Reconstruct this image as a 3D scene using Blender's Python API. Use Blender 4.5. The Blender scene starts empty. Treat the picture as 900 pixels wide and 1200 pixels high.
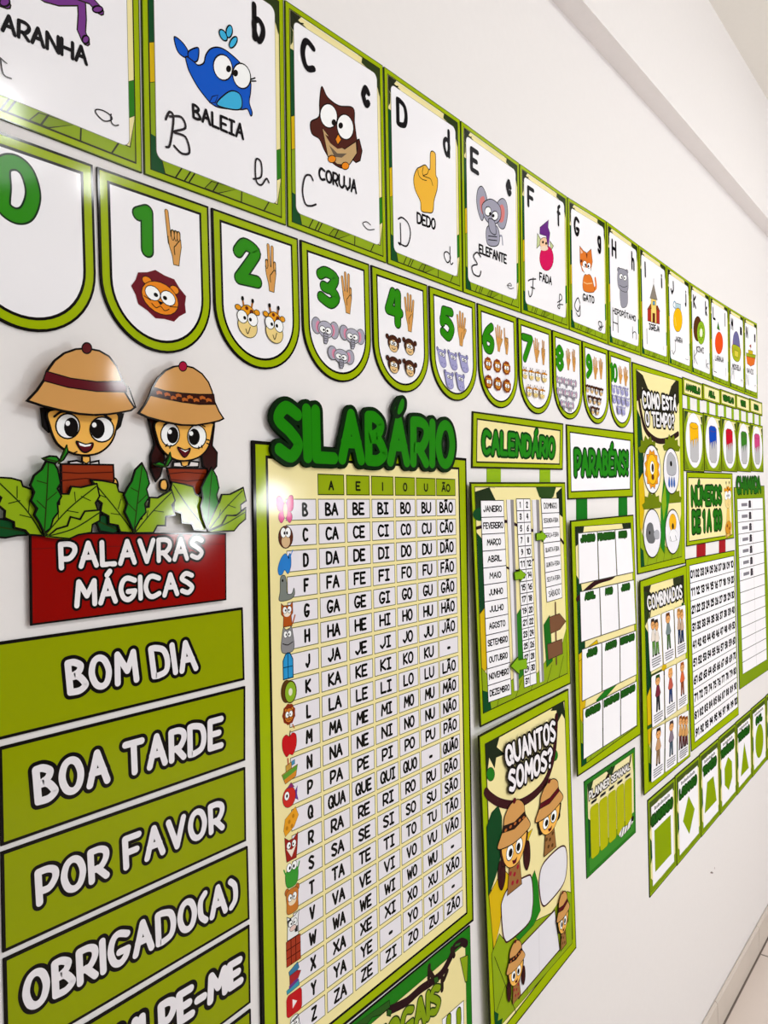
import bpy, math
from mathutils import Matrix, Vector
# ------------------------------------------------------------------ camera, light, exposure
sc = bpy.context.scene
COL = sc.collection
FZ = 2.40                                   # wall zero line (top of the alphabet cards) above the floor
CX, CY, CZ = -0.69861, -0.72994, -0.67353   # camera: metres along the wall, in front of it, below the zero line
YAW, PITCH, ROLL, FPX = 0.88417, -0.009322, -0.02489, 878.555
_cy, _sy, _cp, _sp, _cr, _sr = (math.cos(YAW), math.sin(YAW), math.cos(PITCH), math.sin(PITCH), math.cos(ROLL), math.sin(ROLL))
FW = Vector((_sy * _cp, _cy * _cp, _sp))
_r0 = Vector((_cy, -_sy, 0)); _u0 = _r0.cross(FW)
RT = _cr * _r0 + _sr * _u0
UP = -_sr * _r0 + _cr * _u0
cam = bpy.data.cameras.new('camera'); camo = bpy.data.objects.new('camera', cam); COL.objects.link(camo)
m = Matrix((RT, UP, -FW)).transposed().to_4x4(); m.translation = (CX, CY, CZ + FZ)
camo.matrix_world = m
cam.sensor_fit = 'VERTICAL'; cam.sensor_height = 36; cam.sensor_width = 27
cam.lens = FPX / 1200 * 36; cam.clip_start = 0.02
sc.camera = camo
sc.view_settings.view_transform = 'Standard'; sc.view_settings.look = 'None'
sc.view_settings.gamma = 1; sc.view_settings.use_curve_mapping = False
sc.view_settings.exposure = 0.04
w = bpy.data.worlds.new('room_light'); sc.world = w; w.use_nodes = True
bg = w.node_tree.nodes['Background']; bg.inputs[0].default_value = (0.955, 1.0, 1.03, 1); bg.inputs[1].default_value = 0.255

def lamp(name, loc, power, sx, sy=None, kind='AREA', rot=(0, 0, 0), col=(.96, .99, 1.0)):
    l = bpy.data.lights.new(name, kind); o = bpy.data.objects.new(name, l); COL.objects.link(o)
    l.energy = power; l.color = col; o.location = loc; o.rotation_euler = rot
    if kind == 'AREA':
        l.shape = 'RECTANGLE'; l.size = sx; l.size_y = sy or sx
    else:
        l.shadow_soft_size = sx
    return o
lamp('ceiling_panel_light', (2.5, -1.0, 3.24), 4, 1.2, .4)
lamp('ceiling_panel_light', (0.3, -2.6, 3.24), 20, 1.2, .5)
# unseen point lamps added across the room to put glare on the laminated sheets
for lx, ly, lz, pw, r in ((2.04, -3.0, FZ - .735, 70, .13), (2.66, -3.0, FZ - .62, 35, .09), (1.64, -3.0, FZ + .06, 26, .08),
                          (1.13, -2.40, FZ + .83, 17, .07), (.58, -2.10, FZ + .82, 17, .07)):
    lamp('glare_lamp', (lx, ly, lz), pw, r, kind='POINT')

# ------------------------------------------------------------------ materials
MATS = {}
def lin(c): return c / 12.92 if c <= .04045 else ((c + .055) / 1.055) ** 2.4
def mat(h, rough=.085, bump=.006, scale=7, spec=.28):
    k = (h, rough, bump)
    if k in MATS: return MATS[k]
    M = bpy.data.materials.new('laminate_' + h); M.use_nodes = True
    nt = M.node_tree; b = nt.nodes['Principled BSDF']
    c = [lin(int(h[i:i + 2], 16) / 255) for i in (0, 2, 4)]
    b.inputs['Roughness'].default_value = .6; b.inputs['Specular IOR Level'].default_value = 0
    tc = nt.nodes.new('ShaderNodeTexCoord')
    n = nt.nodes.new('ShaderNodeTexNoise'); n.inputs['Scale'].default_value = scale; n.inputs['Detail'].default_value = 1
    nt.links.new(tc.outputs['Object'], n.inputs['Vector'])
    mx = nt.nodes.new('ShaderNodeMixRGB'); mx.inputs[1].default_value = (*c, 1); mx.inputs[2].default_value = (*[x * .95 for x in c], 1)
    nt.links.new(n.outputs['Fac'], mx.inputs[0]); nt.links.new(mx.outputs[0], b.inputs['Base Color'])
    bp = nt.nodes.new('ShaderNodeBump'); bp.inputs['Strength'].default_value = .35; bp.inputs['Distance'].default_value = bump
    nt.links.new(n.outputs['Fac'], bp.inputs['Height'])
    gl = nt.nodes.new('ShaderNodeBsdfGlossy'); gl.inputs['Roughness'].default_value = rough; nt.links.new(bp.outputs[0], gl.inputs['Normal'])
    ms = nt.nodes.new('ShaderNodeMixShader'); ms.inputs[0].default_value = .012      # the clear laminate film
    nt.links.new(b.outputs[0], ms.inputs[1]); nt.links.new(gl.outputs[0], ms.inputs[2]); nt.links.new(ms.outputs[0], nt.nodes['Material Output'].inputs['Surface'])
    MATS[k] = M
    return M
LIME, PHR, GRN, DKG, DARK, CREAM, YEL, BRN = '9FB402', '929E00', '2A8A06', '0F4A22', '120D0A', 'F5E7A8', 'D8B410', '43191A'
WHT, TAN, SKIN, MAR, RED, MID = 'FAF7FB', 'D29A58', 'F8BA58', '5B0F1A', '8E0600', '2F8B14'
HND, GRY, LEAF, LINE, OLV = 'DD9F55', 'A9A6B0', '8FA818', '2A2A10', '6E7F0A'

# ------------------------------------------------------------------ frames: maps onto the wall plane
def W(x, y, d=0):
    """point of the plane d metres in front of the wall that photo point (x, y) shows: (along, up)"""
    r = FW * FPX + RT * (x - 450) + UP * (600 - y)
    t = (-d - CY) / r.y
    return (CX + t * r.x, CZ + t * r.z)
def pp(s):
    return [tuple(float(c) for c in p.split(',')) for p in s.split()] if isinstance(s, str) else list(s)
class Fr:
    def __init__(s, f): s.f = f
    def __call__(s, x, y): return s.f(x, y)
    def q(s, pts, w=100, h=100):
        (a, b, c, d) = [s.f(*p) for p in pp(pts)]
        def g(x, y):
            x /= w; y /= h
            return tuple((a[i] * (1 - x) + b[i] * x) * (1 - y) + (d[i] * (1 - x) + c[i] * x) * y for i in (0, 1))
        return Fr(g)
    def box(s, x0, y0, x1, y1, w=100, h=100):
        return s.q([(x0, y0), (x1, y0), (x1, y1), (x0, y1)], w, h)
WALL = Fr(lambda x, y: (x, y))
class Sheet:
    """a laminated sheet: thickness, and how far its left and right edges stand off the wall"""
    def __init__(s, thick=.0016, l0=0., l1=0., u0=0., u1=1.):
        s.t, s.l0, s.l1, s.u0, s.u1, s.z = thick, l0, l1, u0, u1, 0.0
        s.dm = thick + (l0 + l1) / 2
    def d(s, u):
        k = min(1, max(0, (u - s.u0) / (s.u1 - s.u0)))
        return s.t + s.l0 + (s.l1 - s.l0) * k
    def crop(s, ox, oy, sc_): return Fr(lambda x, y: W(ox + x / sc_, oy + y / sc_, s.dm))
E, DL = 2.2e-5, 1.2e-6                     # printing layers: step between shapes, step between the strokes of one shape
def smooth(P, closed=False, n=5):
    out = []; N = len(P)
    for i in range(N if closed else N - 1):
        if closed: a, b, c, d = P[i - 1], P[i], P[(i + 1) % N], P[(i + 2) % N]
        else: a, b, c, d = P[max(i - 1, 0)], P[i], P[i + 1], P[min(i + 2, N - 1)]
        for k in range(n):
            t = k / n
            out.append(tuple(.5 * (2 * b[j] + (c[j] - a[j]) * t + (2 * a[j] - 5 * b[j] + 4 * c[j] - d[j]) * t * t + (3 * b[j] - a[j] - 3 * c[j] + d[j]) * t ** 3) for j in (0, 1)))
    if not closed: out.append(P[-1])
    return out
GL = {}
for ln in '''A 6 08,30,68 15,55
B 5 00,08 ~00,20,41,42,33,04 ~04,34,56,57,38,08
C 6 ~61,30,11,04,17,38,67
D 6 00,08 ~00,20,51,64,57,28,08
E 5 50,00,08,58 04,44
F 5 50,00,08 04,44
G 6 ~61,30,11,04,17,38,57,65 65,35
H 6 00,08 60,68 04,64
I 0 00,08
Ï 4 00,40 08,48 20,28
J 5 ~50,55,37,28,06
K 5 00,08 50,04,58
L 5 00,08,58
M 7 08,10,45,70,78
N 6 08,00,68,60
O 6 @30,11,04,17,38,57,64,51
P 5 00,08 ~00,30,51,53,35,05
Q 6 @30,11,04,17,38,57,64,51 45,68
R 5 00,08 ~00,30,51,53,35,05 25,58
S 5 ~51,20,02,34,56,38,07
T 6 00,60 30,38
U 6 ~00,05,17,38,57,65,60
V 6 00,38,60
W 8 00,28,42,68,80
X 6 00,68 60,08
Y 6 00,34,60 34,38
Z 5 00,50,08,58
0 5 @20,01,04,07,28,47,54,41
1 2 01,20,28
2 5 ~02,20,51,43,08 08,58
3 5 ~01,20,51,34,14 ~34,56,38,07
4 5 20,05,55 40,48
5 5 50,10,04 ~03,33,55,38,07
6 5 ~50,22,05,18,48,55,24,05
7 5 00,50,18
8 5 @20,02,24,42 @24,06,28,46
9 5 ~53,34,13,11,30,52,55,18
? 4 ~01,20,42,24,25 28,28
! 0 00,05 08,08
- 3 05,35
. 0 08,08
( 2 ~20,02,06,28
) 2 ~00,22,26,08
/ 3 30,08
a 4 @23,44,46,28,06,04 43,48
b 4 00,08 @23,44,46,28,06,04
c 4 ~44,23,05,06,28,47
d 4 40,48 @23,44,46,28,06,04
e 4 05,45 ~45,34,23,05,06,28,47
f 3 ~30,11,12,18 03,33
g 4 @23,44,46,28,06,04 ~43,49,2b,0a
h 4 00,08 ~05,23,44,48
i 0 03,08 01,01
j 2 ~23,29,1b,0a 21,21
k 4 00,08 43,05,48
l 0 00,08
m 6 03,08 ~04,23,34,38 ~35,53,64,68
n 4 03,08 ~05,23,44,48
Ca 6 @23,44,46,28,06,04 ~43,47,58,67
Cb 6 ~07,35,30,10,17,38,55,66
Cc 6 ~44,23,05,17,38,66
Cd 6 @23,44,46,28,06,04 ~40,47,58,67
Ce 6 ~06,45,33,15,17,38,66
Cf 5 ~07,43,40,20,2b,0a,28,57
Cg 6 @23,44,46,28,06,04 ~43,49,2b,0a,48,66
CB 6 ~02,10,21,17,08 ~11,40,52,24,54,67,48,27
CC 6 ~41,30,11,05,18,38,57
CD 6 ~12,18,08,48,64,51,20,01
CE 5 ~51,30,12,34,15,06,18,48,56
CF 6 ~02,21,60 ~40,36,18,06 24,54
CG 6 ~52,30,03,05,36,53 ~53,57,38,17'''.split('\n'):
    p = ln.split(); st = []
    for s_ in p[2:]:
        fl = s_[0] if s_[0] in '~@' else ''
        st.append((fl, [(int(c[0], 16), int(c[1], 16)) for c in s_[len(fl):].split(',')]))
    GL[p[0]] = (int(p[1]), st)
ACC = {'Á': 'A', 'Ã': 'A', 'É': 'E', 'Í': 'I', 'Ú': 'U', 'Ç': 'C', 'Ê': 'E', 'Ó': 'O', 'Â': 'A'}

class Art:
    """collects flat printed shapes of one part and links them as ONE mesh"""
    def __init__(s, sh, fr=None):
        s.sh, s.fr, s.V, s.F, s.C, s.lev = sh, fr, [], [], [], 0
    def face(s, P, c, z):
        if len(P) < 3: return
        ar = sum(P[i - 1][0] * P[i][1] - P[i][0] * P[i - 1][1] for i in range(len(P)))
        if ar < 0: P = P[::-1]
        n = len(s.V); s.V += [(u, -(s.sh.d(u) + z), v + FZ) for u, v in P]
        s.F.append(tuple(range(n, n + len(P)))); s.C.append(c)
    def ribbon(s, P, wd, c, z, closed=False, n=8, cap=True):
        """a line of constant width as strips that never lie in one plane where they cross (round ends unless closed)"""
        Q = [P[0]]
        for p in P[1:]:
            if math.hypot(p[0] - Q[-1][0], p[1] - Q[-1][1]) > 1e-6: Q.append(p)
        if closed and len(Q) > 2 and math.hypot(Q[0][0] - Q[-1][0], Q[0][1] - Q[-1][1]) < 1e-6: Q.pop()
        h = wd / 2; N = len(Q)
        if N == 1:
            s.face([(Q[0][0] + h * math.cos(k * 2 * math.pi / (n + 2)), Q[0][1] + h * math.sin(k * 2 * math.pi / (n + 2))) for k in range(n + 2)], c, z); return
        D = []
        for i in range(N if closed else N - 1):
            a, b = Q[i], Q[(i + 1) % N]; L = math.hypot(b[0] - a[0], b[1] - a[1]); D.append(((b[0] - a[0]) / L, (b[1] - a[1]) / L))
        runs = []
        if closed: runs = [list(range(N)) + [0]]
        else:
            cur = [0]
            for i in range(1, N):
                cur.append(i)
                if i < N - 1 and D[i - 1][0] * D[i][0] + D[i - 1][1] * D[i][1] < .5: runs.append(cur); cur = [i]
            runs.append(cur)
        for run in runs:
            lv = s.lev * 5; s.lev += 1; Lp, Rp = [], []
            for k, i in enumerate(run):
                if closed: d0, d1 = D[i - 1], D[i]
                else: d0, d1 = D[i - 1] if k else D[i], D[i] if k < len(run) - 1 else D[i - 1]
                n0, n1 = (-d0[1], d0[0]), (-d1[1], d1[0]); q = max(1 + n0[0] * n1[0] + n0[1] * n1[1], .45)
                ox, oy = (n0[0] + n1[0]) / q * h, (n0[1] + n1[1]) / q * h
                Lp.append((Q[i][0] + ox, Q[i][1] + oy)); Rp.append((Q[i][0] - ox, Q[i][1] - oy))
            for k in range(len(run) - 1): s.face([Lp[k], Lp[k + 1], Rp[k + 1], Rp[k]], c, z + DL * ((lv + k) % 16))
            if cap and not closed:
                for i, d, sg in ((run[0], D[run[0]], 1), (run[-1], D[run[-1] - 1], -1)):
                    a0 = math.atan2(d[1], d[0]) + sg * math.pi / 2; m_ = max(n // 2, 2)
                    s.face([(Q[i][0] + h * math.cos(a0 + math.pi * k / m_), Q[i][1] + h * math.sin(a0 + math.pi * k / m_)) for k in range(m_ + 1)], c, z + DL * (lv % 16))
    def P(s, pts, fill=None, lw=0, lc=DARK, sm=False, fr=None, hold=False):
        fr = fr or s.fr; Q = pp(pts)
        if sm: Q = smooth(Q, True)
        Q = [fr(*p) for p in Q]; z = s.sh.z + E
        if fill: s.face(Q, fill, z)
        if lw: s.ribbon(Q, lw, lc, z + E, True, 6, len(Q) < 60 or lw > .0015)
        if not hold: s.sh.z += 2 * E
    def L(s, pts, lw, c=DARK, sm=False, fr=None, hold=False, n=8):
        fr = fr or s.fr; Q = pp(pts)
        if sm: Q = smooth(Q)
        s.ribbon([fr(*p) for p in Q], lw, c, s.sh.z + E, False, n)
        if not hold: s.sh.z += E
    def E(s, cx, cy, rx, ry, fill=None, lw=0, lc=DARK, rot=0, fr=None, n=20, hold=False):
        cr, sr = math.cos(rot), math.sin(rot)
        s.P([(cx + rx * math.cos(t) * cr - ry * math.sin(t) * sr, cy + rx * math.cos(t) * sr + ry * math.sin(t) * cr) for t in [k * 2 * math.pi / n for k in range(n)]], fill, lw, lc, False, fr, hold)
    def R(s, x0, y0, x1, y1, fill=None, lw=0, lc=DARK, r=0, fr=None, hold=False, rx=None):
        if not r: Q = [(x0, y0), (x1, y0), (x1, y1), (x0, y1)]
        else:
            rx = rx or r; Q = []
            for cx, cy, a in ((x1 - rx, y0 + r, -90), (x1 - rx, y1 - r, 0), (x0 + rx, y1 - r, 90), (x0 + rx, y0 + r, 180)):
                Q += [(cx + rx * math.cos(math.radians(a + k * 18)), cy + r * math.sin(math.radians(a + k * 18))) for k in range(6)]
        s.P(Q, fill, lw, lc, False, fr, hold)
    def T(s, txt, quad, k=.16, col=DARK, out=0, oc=DARK, serif=False, gap=1.7, fr=None, hold=False, n=8, cur=False, sub=5):
        """lettering stroked to fill the quad (TL TR BR BL); k = stroke / cap height; out = outline / cap height"""
        fr = (fr or s.fr).q(quad, 1, 1)
        a, b, c = fr(0, 0), fr(0, 1), fr(1, 0)
        H = math.hypot(a[0] - b[0], a[1] - b[1]); Wd = math.hypot(a[0] - c[0], a[1] - c[1])
        sw = k * H; strokes = []; x = 0; top = 0; bot = 8
        for ch in ([('C' + txt)] if cur else txt):
            if ch == ' ': x += 4.2; continue
            base = ACC.get(ch, ch)
            if serif and base == 'I': base = 'Ï'
            wd, st = GL[base]
            for fl, P in st:
                Q = [(px + x, py) for px, py in P]
                bot = max(bot, max(q[1] for q in Q)) if ch.islower() or cur else bot
                Q = smooth(Q, fl == '@', sub) if fl else Q
                strokes.append((Q, fl == '@'))
            m_ = x + wd / 2
            if ch in 'ÁÉÍÚÓ': strokes.append(([(m_ - .2, -1.7), (m_ + 1, -3)], False))
            if ch in 'Ã': strokes.append((smooth([(m_ - 2, -1.6), (m_ - 1, -2.4), (m_ + 1, -1.8), (m_ + 2, -2.6)]), False))
            if ch in 'ÊÂ': strokes.append(([(m_ - 1.5, -1.5), (m_, -2.6), (m_ + 1.5, -1.5)], False))
            if ch == 'Ç': strokes.append(([(m_, 8.4), (m_ + .3, 9.8)], False))
            x += wd + gap
        X = max(x - gap, .01); mx_, my_ = sw / 2 / Wd, sw / 2 / H
        one = all(q[0] == strokes[0][0][0][0] for Q, c_ in strokes for q in Q)
        z = s.sh.z + E
        for Q, cl in strokes:
            M = [fr(.5 if one else mx_ + q[0] / X * (1 - 2 * mx_), my_ + q[1] / bot * (1 - 2 * my_)) for q in Q]
            if out: s.ribbon(M, sw + 2 * out * H, oc, z, cl, n + 4)
            s.ribbon(M, sw, col, z + E, cl, n)
        if not hold: s.sh.z += 2 * E
    def build(s, name, parent=None, label=None, rough=.085):
        me = bpy.data.meshes.new(name); me.from_pydata(s.V, [], s.F)
        cs = list(dict.fromkeys(s.C))
        for c in cs: me.materials.append(mat(c, rough))
        me.polygons.foreach_set('material_index', [cs.index(c) for c in s.C])
        me.update()
        o = bpy.data.objects.new(name, me); COL.objects.link(o)
        put(o, parent)
        if label: o['label'] = label
        return o
def put(o, parent):
    if parent:
        o.parent = parent
        o.matrix_parent_inverse = Matrix.Translation(-Vector(parent.get('_b', (0, 0, 0))))
def thing(name, label, cat, at, group=None):
    o = bpy.data.objects.new(name, None); COL.objects.link(o); o.empty_display_size = .02
    loc = (at[0], 0, at[1] + FZ); o.location = loc; BASE[o.name] = Vector(loc)
    o['label'] = label; o['category'] = cat
    if group: o['group'] = group
    return o
BASE = {}
def put(o, parent):
    if parent:
        o.parent = parent
        o.matrix_parent_inverse = Matrix.Translation(-BASE.get(parent.name, Vector((0, 0, 0))))
def board(name, parent, sh, P, col, edge=DARK, lw=.003, label=None, rough=.085):
    """the sheet itself: outline P on the wall, extruded to its thickness; printed edge line on its face"""
    n = len(P)
    if sum(P[i - 1][0] * P[i][1] - P[i][0] * P[i - 1][1] for i in range(n)) < 0: P = P[::-1]
    V = [(u, -sh.d(u), v + FZ) for u, v in P] + [(u, -(sh.d(u) - sh.t), v + FZ) for u, v in P]
    F = [tuple(range(n)), tuple(range(2 * n - 1, n - 1, -1))] + [(i, i + n, (i + 1) % n + n, (i + 1) % n) for i in range(n)]
    C = [col, col] + [edge or col] * n
    a = Art(sh); a.V, a.F, a.C = V, F, C
    if lw and edge:
        cu = sum(p[0] for p in P) / n; cv = sum(p[1] for p in P) / n
        Q = inset(P, lw / 2); a.ribbon(Q, lw, edge, E, True, 6)
        sh.z += E
    return a.build(name, parent, label, rough)
def inset(P, d):
    n = len(P); out = []
    for i in range(n):
        a, b, c = P[i - 1], P[i], P[(i + 1) % n]
        def nrm(p, q):
            L = math.hypot(q[0] - p[0], q[1] - p[1]) or 1; return (-(q[1] - p[1]) / L, (q[0] - p[0]) / L)
        n1, n2 = nrm(a, b), nrm(b, c); s_ = 1 + n1[0] * n2[0] + n1[1] * n2[1]
        out.append((b[0] + d * (n1[0] + n2[0]) / max(s_, .3), b[1] + d * (n1[1] + n2[1]) / max(s_, .3)))
    return out
def solid(name, V, F, M, kind='structure', parent=None):
    me = bpy.data.meshes.new(name); me.from_pydata(V, [], F); me.materials.append(M)
    o = bpy.data.objects.new(name, me); COL.objects.link(o)
    if kind: o['kind'] = kind
    put(o, parent)
    return o
def cube(name, x0, y0, z0, x1, y1, z1, M, kind='structure', parent=None):
    V = [(x, y, z) for x in (x0, x1) for y in (y0, y1) for z in (z0, z1)]
    return solid(name, V, [(0, 1, 3, 2), (4, 6, 7, 5), (0, 4, 5, 1), (2, 3, 7, 6), (0, 2, 6, 4), (1, 5, 7, 3)], M, kind, parent)

# ------------------------------------------------------------------ the room
def wallmat(name, h, rough=.6, bump=.002, scale=60, dark=.97):
    M = bpy.data.materials.new(name); M.use_nodes = True; nt = M.node_tree; b = nt.nodes['Principled BSDF']
    c = [lin(int(h[i:i + 2], 16) / 255) for i in (0, 2, 4)]
    b.inputs['Roughness'].default_value = rough; b.inputs['Specular IOR Level'].default_value = .3
    tc = nt.nodes.new('ShaderNodeTexCoord'); n = nt.nodes.new('ShaderNodeTexNoise'); n.inputs['Scale'].default_value = scale
    n.inputs['Detail'].default_value = 4; nt.links.new(tc.outputs['Object'], n.inputs['Vector'])
    mx = nt.nodes.new('ShaderNodeMixRGB'); mx.inputs[1].default_value = (*c, 1); mx.inputs[2].default_value = (*[x * dark for x in c], 1)
    nt.links.new(n.outputs['Fac'], mx.inputs[0]); nt.links.new(mx.outputs[0], b.inputs['Base Color'])
    bp = nt.nodes.new('ShaderNodeBump'); bp.inputs['Strength'].default_value = .15; bp.inputs['Distance'].default_value = bump
    nt.links.new(n.outputs['Fac'], bp.inputs['Height']); nt.links.new(bp.outputs[0], b.inputs['Normal'])
    return M
MW = wallmat('painted_plaster', 'EEE9E8'); MC = wallmat('ceiling_paint', 'EFEBE4')
MB = wallmat('baseboard_tile', 'D3C7BC', .3, .001, 12, .9)
XR, XL, YF = 5.2, -2.6, -4.2
BD, SOF, CEI = .05, .405, .88
cube('wall_back', XL, 0, 0, XR, .15, FZ + CEI, MW)
cube('wall_right', XR, YF, 0, XR + .1, .15, FZ + CEI, MW)
cube('trim_1', XL, -BD, FZ + SOF, XR, 0, FZ + CEI, MW)          # the beam that runs along the top of the wall
cube('ceiling', XL, YF, FZ + CEI, XR, .15, FZ + CEI + .1, MC)
# tiled floor with grout joints
def tilemat():
    M = wallmat('floor_tile', 'DDCFC6', .25, .0005, 7, .93); nt = M.node_tree; b = nt.nodes['Principled BSDF']
    br = nt.nodes.new('ShaderNodeTexBrick'); br.offset = 0
    br.inputs['Scale'].default_value = 1; br.inputs['Brick Width'].default_value = .54; br.inputs['Row Height'].default_value = .54
    br.inputs['Mortar Size'].default_value = .004; br.inputs['Mortar'].default_value = (.2, .16, .14, 1)
    old = b.inputs['Base Color'].links[0].from_socket
    nt.links.new(old, br.inputs['Color1']); nt.links.new(old, br.inputs['Color2'])
    tc = [n for n in nt.nodes if n.type == 'TEX_COORD'][0]
    mp = nt.nodes.new('ShaderNodeMapping'); mp.inputs['Location'].default_value = (.355, .012, 0)
    nt.links.new(tc.outputs['Object'], mp.inputs[0]); nt.links.new(mp.outputs[0], br.inputs['Vector'])
    nt.links.new(br.outputs['Color'], b.inputs['Base Color'])
    return M
cube('floor', XL, YF, -.1, XR, .15, 0, tilemat())
# baseboard: tiles with grey joints and a light bevelled top edge
V, F = [], []
MJ = wallmat('tile_joint', '8A7E72', .8)
bb = cube('baseboard_back', XL, -.004, 0, XR, 0, .1, MJ)
x = 2.347 - .54 * 9
while x < XR:
    n = len(V); x1 = min(x + .537, XR)
    prof = [(-.002, .004), (-.011, .004), (-.011, .097), (-.006, .104), (-.002, .104)]
    V += [(xx, y, z) for xx in (x, x1) for y, z in prof]
    F += [(n + i, n + (i + 1) % 5, n + 5 + (i + 1) % 5, n + 5 + i) for i in range(5)] + [tuple(range(n + 4, n - 1, -1)), tuple(range(n + 5, n + 10))]
    x += .54
solid('baseboard_tiles', V, F, MB, None, bb)

# ------------------------------------------------------------------ drawings shared by several sheets
def eyes(a, f, x1, y1, x2, y2, rx, ry, p=.35, dx=.35, lw=.0006, lc=DARK):
    for x, y, s_ in ((x1, y1, 1), (x2, y2, -1)):
        a.E(x, y, rx, ry, 'FFFFFF', lw, lc, fr=f, n=14)
        a.E(x + s_ * rx * dx, y + ry * .1, rx * p, ry * p, DARK, fr=f, n=8)
def hand(a, f, n, lw, col=HND):
    fx = [22, 40, 58, 75]; up = {1: [1], 2: [1, 2], 3: [0, 1, 2], 4: [0, 1, 2, 3], 5: [0, 1, 2, 3]}[n]
    tips = {22: 14, 40: 1, 58: 3, 75: 15}; off = {22: -11, 40: -4, 58: 4, 75: 12}
    if n == 1: fx = [20, 38, 54, 68]; up = [0]; tips = {20: 0}; off = {20: -4}
    a0, b0 = f(0, 0), f(100, 0); wd = math.hypot(a0[0] - b0[0], a0[1] - b0[1]) * .125
    z = a.sh.z
    for i, x in enumerate(fx):
        e = (x + off[x], tips[x]) if i in up else (x + 1, 36)
        for w_, c, dz in ((wd + 2 * lw, LINE, 0), (wd, col, E)):
            a.sh.z = z + dz
            a.L([(x + 2, 60), e], w_, c, fr=f, hold=True)
    if n == 5:
        for w_, c, dz in ((wd + 2 * lw, LINE, 0), (wd, col, E)):
            a.sh.z = z + dz; a.L([(74, 74), (99, 48)], w_, c, fr=f, hold=True)
    a.sh.z = z + 2 * E
    a.P('14,48 80,48 84,62 76,82 70,100 36,100 32,84 18,66', col, lw, LINE, fr=f)
    a.P('17,47 77,47 76,60 22,60', col, fr=f)
    for i, x in enumerate(fx):
        if i not in up: a.E(x + 1, 43, 8, 10, col, lw, LINE, fr=f, n=10)
    if n < 5: a.L('70,52 52,62 44,66 46,80', lw * 1.3, LINE, True, f)
    else: a.L('60,58 50,76 52,92', lw, LINE, True, f)
def lion(a, f, lw, mane='6B1522', face='EE8A1E'):
    z = [(50 + (47 + 5 * (k % 2)) * math.cos(k * math.pi / 9), 48 + (46 + 5 * (k % 2)) * math.sin(k * math.pi / 9)) for k in range(18)]
    a.P(z, mane, 0, fr=f)
    for x in (26, 76): a.E(x, 26, 9, 9, face, lw, fr=f, n=10)
    a.E(50, 53, 34, 33, face, lw, fr=f)
    eyes(a, f, 36, 48, 64, 48, 14, 15, .3, .4, lw)
    a.P('44,60 56,60 50,68', DARK, fr=f); a.L('34,70 42,76 50,70 58,76 66,70', lw, DARK, True, f)
    a.L('20,60 32,64', lw, fr=f); a.L('68,64 82,60', lw, fr=f)
def giraffe(a, f, lw):
    for x, t in ((36, 30), (64, 70)):
        a.L([(x, 30), (t, 8)], lw * 3, 'B06A1E', fr=f); a.E(t, 7, 6, 6, DARK, fr=f, n=8)
    for x in (12, 88): a.E(x, 32, 12, 7, 'E79A20', lw, fr=f, n=10)
    a.P('25,30 50,20 76,30 80,50 50,58 20,50', 'EFA01E', lw, fr=f, sm=True)
    a.E(66, 36, 9, 8, '6B2A12', fr=f, n=8); a.E(46, 28, 7, 5, '6B2A12', fr=f, n=8)
    a.E(50, 72, 40, 27, 'F2D68C', lw, fr=f)
    eyes(a, f, 28, 52, 70, 52, 21, 16, .3, .45, lw)
    a.L('42,80 50,90 60,72', lw * 1.2, DARK, True, f)
def elephant(a, f, lw):
    for x, i in ((16, 22), (84, 78)):
        a.E(x, 36, 18, 32, 'ABA8B8', lw, LINE, fr=f); a.E(i, 38, 9, 22, 'DE8CA8', fr=f, n=12)
    a.E(50, 42, 29, 32, 'B4B1C0', lw, LINE, fr=f)
    eyes(a, f, 39, 44, 61, 44, 12, 13, .34, .35, lw)
    a.P('42,58 58,58 60,80 54,96 44,96 42,78', 'A5A2B2', lw, LINE, fr=f)
    for y in (68, 76, 84): a.L([(44, y), (58, y)], lw, LINE, fr=f)
def monkey(a, f, lw):
    for x in (10, 90): a.E(x, 20, 11, 14, '4A2416', lw, fr=f, n=12); 
    a.E(50, 48, 38, 44, '4A2416', lw, fr=f)
    a.E(50, 72, 28, 24, 'EBC48A', lw, fr=f); a.E(50, 50, 26, 20, 'EBC48A', fr=f)
    eyes(a, f, 39, 48, 61, 48, 11, 13, .4, .3, lw)
    a.L('38,76 50,82 62,74', lw * 1.2, DARK, True, f)
def hippo(a, f, lw):
    for x in (12, 82): a.E(x, 12, 10, 12, '8F8CC0', lw, fr=f, n=10)
    a.P('10,20 40,10 80,20 84,52 90,80 70,98 40,98 22,80 14,50', 'A5A2CF', lw, '6A68A0', True, f)
    eyes(a, f, 40, 32, 64, 34, 12, 11, .4, .3, lw)
    a.E(44, 76, 4, 4, '5C5A90', fr=f, n=6); a.E(70, 78, 4, 4, '5C5A90', fr=f, n=6)
def jungle(a, f, u=.004):
    """printed jungle ground of a sheet: cream, leaves at the left, leafy foot, dark twigs in the top corners; f spans 0..100"""
    a.R(0, 0, 100, 100, CREAM, fr=f)
    a.P('0,20 7,24 12,38 10,56 0,62', '10401F', fr=f)
    a.P('0,56 9,52 13,66 6,80 0,84', YEL, u * .3, BRN, fr=f)
    a.P('0,100 0,80 8,86 20,84 30,91 46,88 60,93 78,86 90,88 100,76 100,100', LEAF, u * .3, LINE, fr=f)
    for x, y in ((14, 88), (34, 93), (52, 91), (72, 92), (88, 90)): a.L([(x, 100), (x + 7, y)], u * .4, LINE, fr=f)
    a.P('0,100 0,90 6,92 8,100', DKG, fr=f)
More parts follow.
